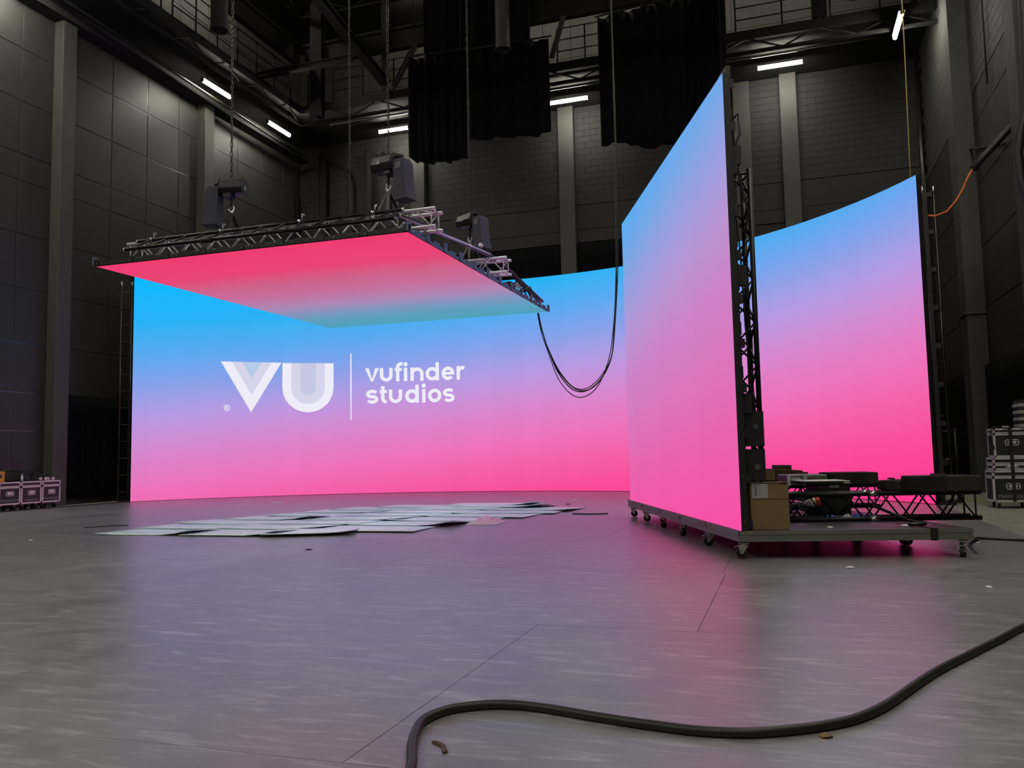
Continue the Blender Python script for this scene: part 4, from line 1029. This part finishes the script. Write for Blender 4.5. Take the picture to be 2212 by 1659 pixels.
# ------------------------------------------------------------------ loose boards on the floor
def sheet_obj(label, x0, y0, wd, dp, z_near, z_far, rot, lift, seed, group):
    r2 = random.Random(seed); rows = []
    for i in range(7):
        row = []
        for j in range(5):
            u, v = i / 6, j / 4
            z = z_near + (z_far - z_near) * v
            z += lift[0] * (max(0, .35 - u) / .35) ** 2 * max(0, 1 - v * 1.2) + lift[1] * (max(0, u - .65) / .35) ** 2 * max(0, 1 - v * 1.2)
            x, y = (u - .5) * wd, (v - .5) * dp
            row.append((x0 + x * math.cos(rot) - y * math.sin(rot), y0 + x * math.sin(rot) + y * math.cos(rot), z))
        rows.append(row)
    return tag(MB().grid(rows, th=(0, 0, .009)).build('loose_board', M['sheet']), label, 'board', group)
rowspec = [  # near edge y, left x, right x, boards
    (11.05, -10.85, -7.55, 2), (12.0, -10.9, -5.75, 3), (12.95, -10.9, -5.35, 3), (13.9, -10.6, -5.1, 3), (14.85, -10.3, -4.75, 3),
    (15.8, -10.05, -4.5, 3), (16.7, -9.75, -4.3, 3), (17.5, -9.0, -5.1, 2), (18.2, -7.7, -5.6, 1)]
ordn = ['front', 'second', 'third', 'fourth', 'fifth', 'sixth', 'seventh', 'eighth', 'back']
colname = {1: ['only'], 2: ['left', 'right'], 3: ['left', 'middle', 'right']}
sd = 10
for ri, (y0, xa, xb, n) in enumerate(rowspec):
    wd = (xb - xa) / n + .12
    for c in range(n):
        sd += 1; r2 = random.Random(sd)
        lab_ = 'pale grey board, %s one of %s row of boards lying on floor' % (colname[n][c], ordn[ri])
        sheet_obj(lab_, xa + (c + .5) * (xb - xa) / n + r2.uniform(-.06, .06), y0 + .62 + r2.uniform(-.06, .06), wd, 1.2, .022 + .011 * (c % 2) + (.0 if ri else -.016), .003 + .011 * (c % 2), r2.uniform(-.09, .09),
                  (r2.choice((0, 0, 0, .02)), r2.choice((0, 0, .03, .09))), sd, 'loose boards spread on the floor')
sheet_obj('pinkish board lying crooked at front right of the boards', -7.2, 11.66, 1.4, .9, .045, .04, .38, (0, .03), 91, 'loose boards spread on the floor')
# crumpled bag and debris
def crumple(name, label, cat, x, y, sx, sy, h, m, seed):
    r2 = random.Random(seed); rows = []
    for i in range(10):
        row = []
        for j in range(8):
            u, v = i / 9 * 2 - 1, j / 7 * 2 - 1; e = max(0, 1 - u * u) * max(0, 1 - v * v)
            row.append((x + sx * u + r2.uniform(-.03, .03), y + sy * v + r2.uniform(-.03, .03), .003 + h * e * r2.uniform(.55, 1.0)))
        rows.append(row)
    return tag(MB().grid(rows, sm=False, th=(0, 0, .002)).build(name, m), label, cat)
crumple('plastic_bag', 'crumpled pale plastic bag at right edge of loose boards', 'bag', -5.05, 13.85, .27, .35, .14, M['pinkbag'], 4)
scrap('thin white strip on floor before left part of big screen', (-13.2, 19.6, 0), .38, 5, squash=.3, ang=.4)
scrap('small white scrap on floor right of rolling platform front', (.54, 9.05, 0), .07, 6, 'paper')
scrap('small white scrap on floor at far right of picture', (1.56, 8.02, 0), .06, 7, 'paper')
scrap('small white scrap on floor at far left of picture', (-11.25, 10.13, 0), .07, 8, 'paper')
scrap('white scrap on floor near far end of rolling screen', (-5.05, 20.4, 0), .22, 9, 'paper', squash=.4)
scrap('torn khaki tape scrap beside thick cable near bottom', (.1, 3.8, 0), .045, 10, 'card')
scrap('white scrap pair on floor right of platform caster', (2.15, 11.6, 0), .07, 12, 'paper')
scrap('small dark scrap on purple floor right of centre', (-4.9, 19.0, 0), .12, 14, 'black')
scrap('small dark scrap on floor in front of the boards', (-6.0, 9.65, 0), .07, 15, 'black')
scrap('pale tangled scrap behind left boards', (-10.15, 17.9, 0), .2, 16, 'pinkbag', squash=.5)
tag(MB().prism([(-1.47, 3.31, .002), (-1.455, 3.325, .002), (-1.40, 3.29, .002), (-1.355, 3.215, .002), (-1.375, 3.205, .002), (-1.41, 3.27, .002)], (0, 0, .006)).build('wood_sliver', M['carddark']), 'dark curved sliver on floor inside loop of thick cable', 'scrap')
tag(MB().path([(-12.3, 12.2, .008), (-12.05, 12.5, .012), (-11.8, 12.75, .008)], .009, 6).build('cable_offcut', M['cable']), 'short dark cable offcut on floor left of boards', 'cable')
tag(MB().path([(-4.05, 16.0, .008), (-3.7, 15.9, .01), (-3.35, 16.05, .008)], .014, 6).build('cable_offcut', M['cable']), 'short dark cable offcut on floor right of boards', 'cable')

# thick cable in the foreground
cp = [(-1.33, 2.7), (-1.41, 2.98), (-1.49, 3.16), (-1.55, 3.31), (-1.6, 3.51), (-1.56, 3.67), (-1.46, 3.77), (-1.32, 3.83), (-1.12, 3.82), (-.84, 3.75), (-.58, 3.7), (-.39, 3.68), (-.2, 3.71), (-.02, 3.8), (.13, 3.91), (.25, 4.04), (.39, 4.28), (.55, 4.64), (.71, 4.98), (.95, 5.42), (1.18, 5.84), (1.41, 6.27), (1.8, 6.9), (2.6, 7.6), (3.6, 8.1), (4.45, 8.3)]
P = [Vector((x, y, .021)) for x, y in cp]; out = []
for i in range(len(P) - 1):
    p0, p1, p2, p3 = P[max(i - 1, 0)], P[i], P[i + 1], P[min(i + 2, len(P) - 1)]
    for k in range(6):
        t = k / 6
        out.append(.5 * ((2 * p1) + (p2 - p0) * t + (2 * p0 - 5 * p1 + 4 * p2 - p3) * t * t + (3 * p1 - p0 - 3 * p2 + p3) * t ** 3))
tag(MB().path(out, .0215, 14).build('thick_cable', M['cable']), 'thick black cable snaking across the foreground floor', 'cable')

# ------------------------------------------------------------------ flight cases
def flight_case(label, c, X, Yv, wd, dp, z0, z1, group, text=None, wheels=True, lid=.25, name='flight_case', latches=True, textsize=.09):
    """c: centre of the front face at floor; X runs along the front, Yv points out of the front"""
    c = Vector(c); X = Vector(X).normalized(); Yv = Vector(Yv).normalized()
    t = thing(name, label, 'flight case', c - Yv * dp / 2 + Vector((0, 0, z0 if not wheels else 0)), group)
    T = lambda p: c + X * p.x + Yv * p.y + Vector((0, 0, p.z))
    h = wd / 2; H = z1 - z0; zl = z1 - H * lid
    MB().box((-h + .01, -dp + .01, z0 + .01), (h - .01, -.01, zl - .006), T=T).build('body', M['casebody'], t)
    MB().box((-h + .01, -dp + .01, zl + .006), (h - .01, -.01, z1 - .01), T=T).build('lid', M['casebody'], t)
    e = .035
    for zz0, zz1 in ((z0, z0 + e), (zl - e, zl - .004), (zl + .004, zl + e * .7), (z1 - e, z1)):
        b = MB(); b.box((-h, -e * .3, zz0), (h, 0, zz1), T=T); b.box((-h, -dp, zz0), (-h + .012, 0, zz1), T=T); b.box((h - .012, -dp, zz0), (h, 0, zz1), T=T)
        b.build('edge_trim', M['casealu'], t)
    for s_ in (-1, 1):
        for ya, yb in ((-e, 0), (-dp, -dp + e)):
            b = MB(); b.box((s_ * h, ya, z0), (s_ * (h - e), yb, z1), T=T); b.build('corner_trim', M['casealu'], t)
        for zz in (z0, z1 - .05):
            b = MB().box((s_ * (h + .004), -.05, zz - .002), (s_ * (h - .05), .005, zz + .052), T=T); b.build('ball_corner', M['chrome'], t, bevel=.015)
    zc = z0 + (zl - z0) * .62; hw, hh = min(.12, wd * .2), min(.06, H * .12)
    hp = MB()
    hp.box((-hw, 0, zc - hh), (hw, .006, zc - hh + .018), T=T); hp.box((-hw, 0, zc + hh - .018), (hw, .006, zc + hh), T=T)
    hp.box((-hw, 0, zc - hh), (-hw + .02, .006, zc + hh), T=T); hp.box((hw - .02, 0, zc - hh), (hw, .006, zc + hh), T=T)
    hd = hp.build('handle_dish', M['casealu'], t)
    MB().box((-hw * .62, 0, zc - hh * .45), (hw * .62, .012, zc + hh * .5), T=T).build('grip', M['casealu'], hd, bevel=.004)
    if text:
        text_on('stencil_lettering', text, textsize, T(Vector((-len(text) * textsize * .31, .004 - .012, z0 + .075))), X, (0, 0, 1), M['cream'], t, .004)
    if wheels:
        for sx in (-1, 1):
            for yy in (-.1, -dp + .1):
                P = T(Vector((sx * (h - .1), yy, 0)))
                b = MB(); b.box((sx * (h - .1) - .04, yy - .04, z0 - .012), (sx * (h - .1) + .04, yy + .04, z0), T=T)
                for q in (-.027, .027): b.box((sx * (h - .1) + q - .004, yy - .02, z0 - .1), (sx * (h - .1) + q + .004, yy + .02, z0 - .01), T=T)
                cst = b.build('caster', M['chrome'], t)
                fz_ = fl_z
                rr = (z0 - fz_) * .38
                MB().tube(P - X * .02 + Vector((0, 0, rr + fz_)), P + X * .02 + Vector((0, 0, rr + fz_)), rr, 14).build('wheel', M['rubber'], cst)
    return t
fl_z = -.012
XC = -19.0
YS = lambda y: y * .977
for i, (y0, y1, lab_) in enumerate(((16.5, 17.14, 'pink-lit black flight case at left picture edge, orange tin on top'), (17.17, 17.80, 'pink-lit black flight case, middle of the three by left wall'), (17.83, 18.43, 'pink-lit black flight case, right of three by left wall'))):
    flight_case(lab_, (XC, YS((y0 + y1) / 2), 0), (0, 1, 0), (1, 0, 0), (y1 - y0) * .977, .55, .15, .73, 'flight cases along the left wall', 'TRANSCOLOR', True, .22, textsize=(.085, .06, .085)[i])
flight_case('pink-lit black flight case cut off by left picture edge', (XC, YS(16.16), 0), (0, 1, 0), (1, 0, 0), .62, .55, .15, .73, 'flight cases along the left wall', 'TRANSCOLOR', True, .22)
# things on the left cases
ot = thing('orange_tin', 'orange and yellow tin standing on leftmost visible flight case', 'tin', (XC - .2, 16.238, .73))
MB().box((XC - .3, 16.120, .731), (XC - .1, 16.355, 1.0)).build('body', M['orangebox'], ot, bevel=.01)
MB().box((XC - .298, 16.125, 1.0), (XC - .102, 16.350, 1.02)).build('lid', M['card'], ot)
MB().box((XC - .1, 16.218, .84), (XC - .098, 16.277, .93)).build('label_mark', M['ink'], ot)
MB().box((XC - .1, 16.130, .74), (XC - .098, 16.189, .99)).build('label_band', M['amber'], ot)
cc_ = MB()
pts = []
for i in range(150):
    a = i * .42; r = .25 + .05 * math.sin(i * 1.7); pts.append((XC - .28 + r * .8 * math.cos(a), 16.853 + r * 1.75 * math.sin(a), .752 + .0019 * i + .01 * math.sin(i * .9)))
tag(cc_.path(pts, .02, 6).build('cable_coil', M['cable']), 'heap of coiled black cable lying across left flight cases', 'cable')
tag(MB().box((XC - .5, 16.462, .731), (XC - .05, 17.537, .745)).build('rubber_mat', M['rubber']), 'black rubber mat under cable coil on flight cases', 'mat')
bt = thing('plastic_bottle', 'small clear plastic bottle on joint of left flight cases', 'bottle', (XC - .06, 16.804, .731))
for z0, z1, r0, r1, nm, mm in ((.746, .86, .033, .033, 'body', 'clear'), (.86, .9, .033, .014, 'shoulder', 'clear'), (.9, .925, .016, .016, 'cap', 'paper')):
    MB().tube((XC - .03, 16.804, z0), (XC - .03, 16.804, z1), r0, 14, r2=r1).build(nm, M[mm], bt)
def spanner(label, y):
    t = thing('headset', label, 'headset', (XC - .2, y, .731), 'headsets on the right case')
    MB().path([(XC - .2 + .0, y - .09 * math.cos(a), .76 + .13 * math.sin(a)) for a in [PI * i / 10 for i in range(11)]], .016, 8).build('headband', M['black'], t)
    for s_ in (-1, 1): MB().tube((XC - .2, y + s_ * .09, .775), (XC - .14, y + s_ * .07, .775), .042, 14).build('ear_cup', M['pinkbag'], t)
spanner('left of two headsets standing on right flight case by left wall', 17.586)
spanner('right of two headsets standing on right flight case by left wall', 17.820)
# right stack
GR = 'flight case stack by the right wall'
flight_case('large black flight case with casters at bottom of right stack', (4.02, 17.98, 0), (1, 0, 0), (0, -1, 0), .68, .62, .11, .70, GR, 'TRANSCOLOR', True, .2, textsize=.085)
flight_case('shallow black flight case, middle of right stack', (4.03, 18.02, 0), (1, 0, 0), (0, -1, 0), .64, .56, .705, .945, GR, None, False, .5)
flight_case('square black flight case at top of right stack', (4.06, 18.04, 0), (1, 0, 0), (0, -1, 0), .62, .52, .95, 1.5, GR, None, False, .18)
tag(MB().box((4.0, 17.955, .12), (4.055, 17.97, 1.505)).box((4.0, 17.97, 1.502), (4.055, 18.5, 1.508)).build('lashing_strap', M['rubber']), 'grey strap lashed vertically over right stack of cases', 'strap')
ck = thing('equipment_rack', 'striped equipment rack on top right of the right stack', 'rack', (4.33, 18.2, 1.51))
for i in range(4):
    MB().box((4.2, 18.0, 1.512 + i * .13), (4.52, 18.45, 1.512 + i * .13 + .06)).build('rack_band', M['label'], ck)
    MB().box((4.21, 18.01, 1.572 + i * .13), (4.51, 18.44, 1.642 + i * .13)).build('rack_unit', M['casebody'], ck)
tag(MB().path([(3.75, 17.99, 1.1), (3.68, 17.95, 1.3), (3.72, 17.98, 1.5), (3.85, 18.1, 1.53), (4.0, 18.2, 1.525), (4.12, 18.3, 1.525)], .014, 6).build('draped_cable', M['cable']), 'thin dark cable draped over left side of right case stack', 'cable')
tag(MB().box((3.92, 18.0, 1.509), (4.02, 18.09, 1.545)).build('small_adapter', M['label'], bevel=.006), 'small pale adapter on top of the right case stack', 'adapter')
hc = thing('hand_truck', 'narrow dark hand truck standing behind right end of curved screen', 'trolley', (3.25, 19.9, 0))
for x in (3.12, 3.42): MB().tube((x, 19.9, .1), (x, 19.9, 1.55), .02, 8).build('upright', M['rail'], hc)
for z in (.4, .9, 1.5): MB().tube((3.12, 19.9, z), (3.42, 19.9, z), .016, 8).build('cross_bar', M['rail'], hc)
MB().box((3.08, 19.6, .02), (3.46, 19.9, .04)).build('toe_plate', M['steel'], hc)
for x in (3.08, 3.46): MB().tube((x - .02, 19.98, .09), (x + .02, 19.98, .09), .1, 14).build('wheel', M['rubber'], hc)
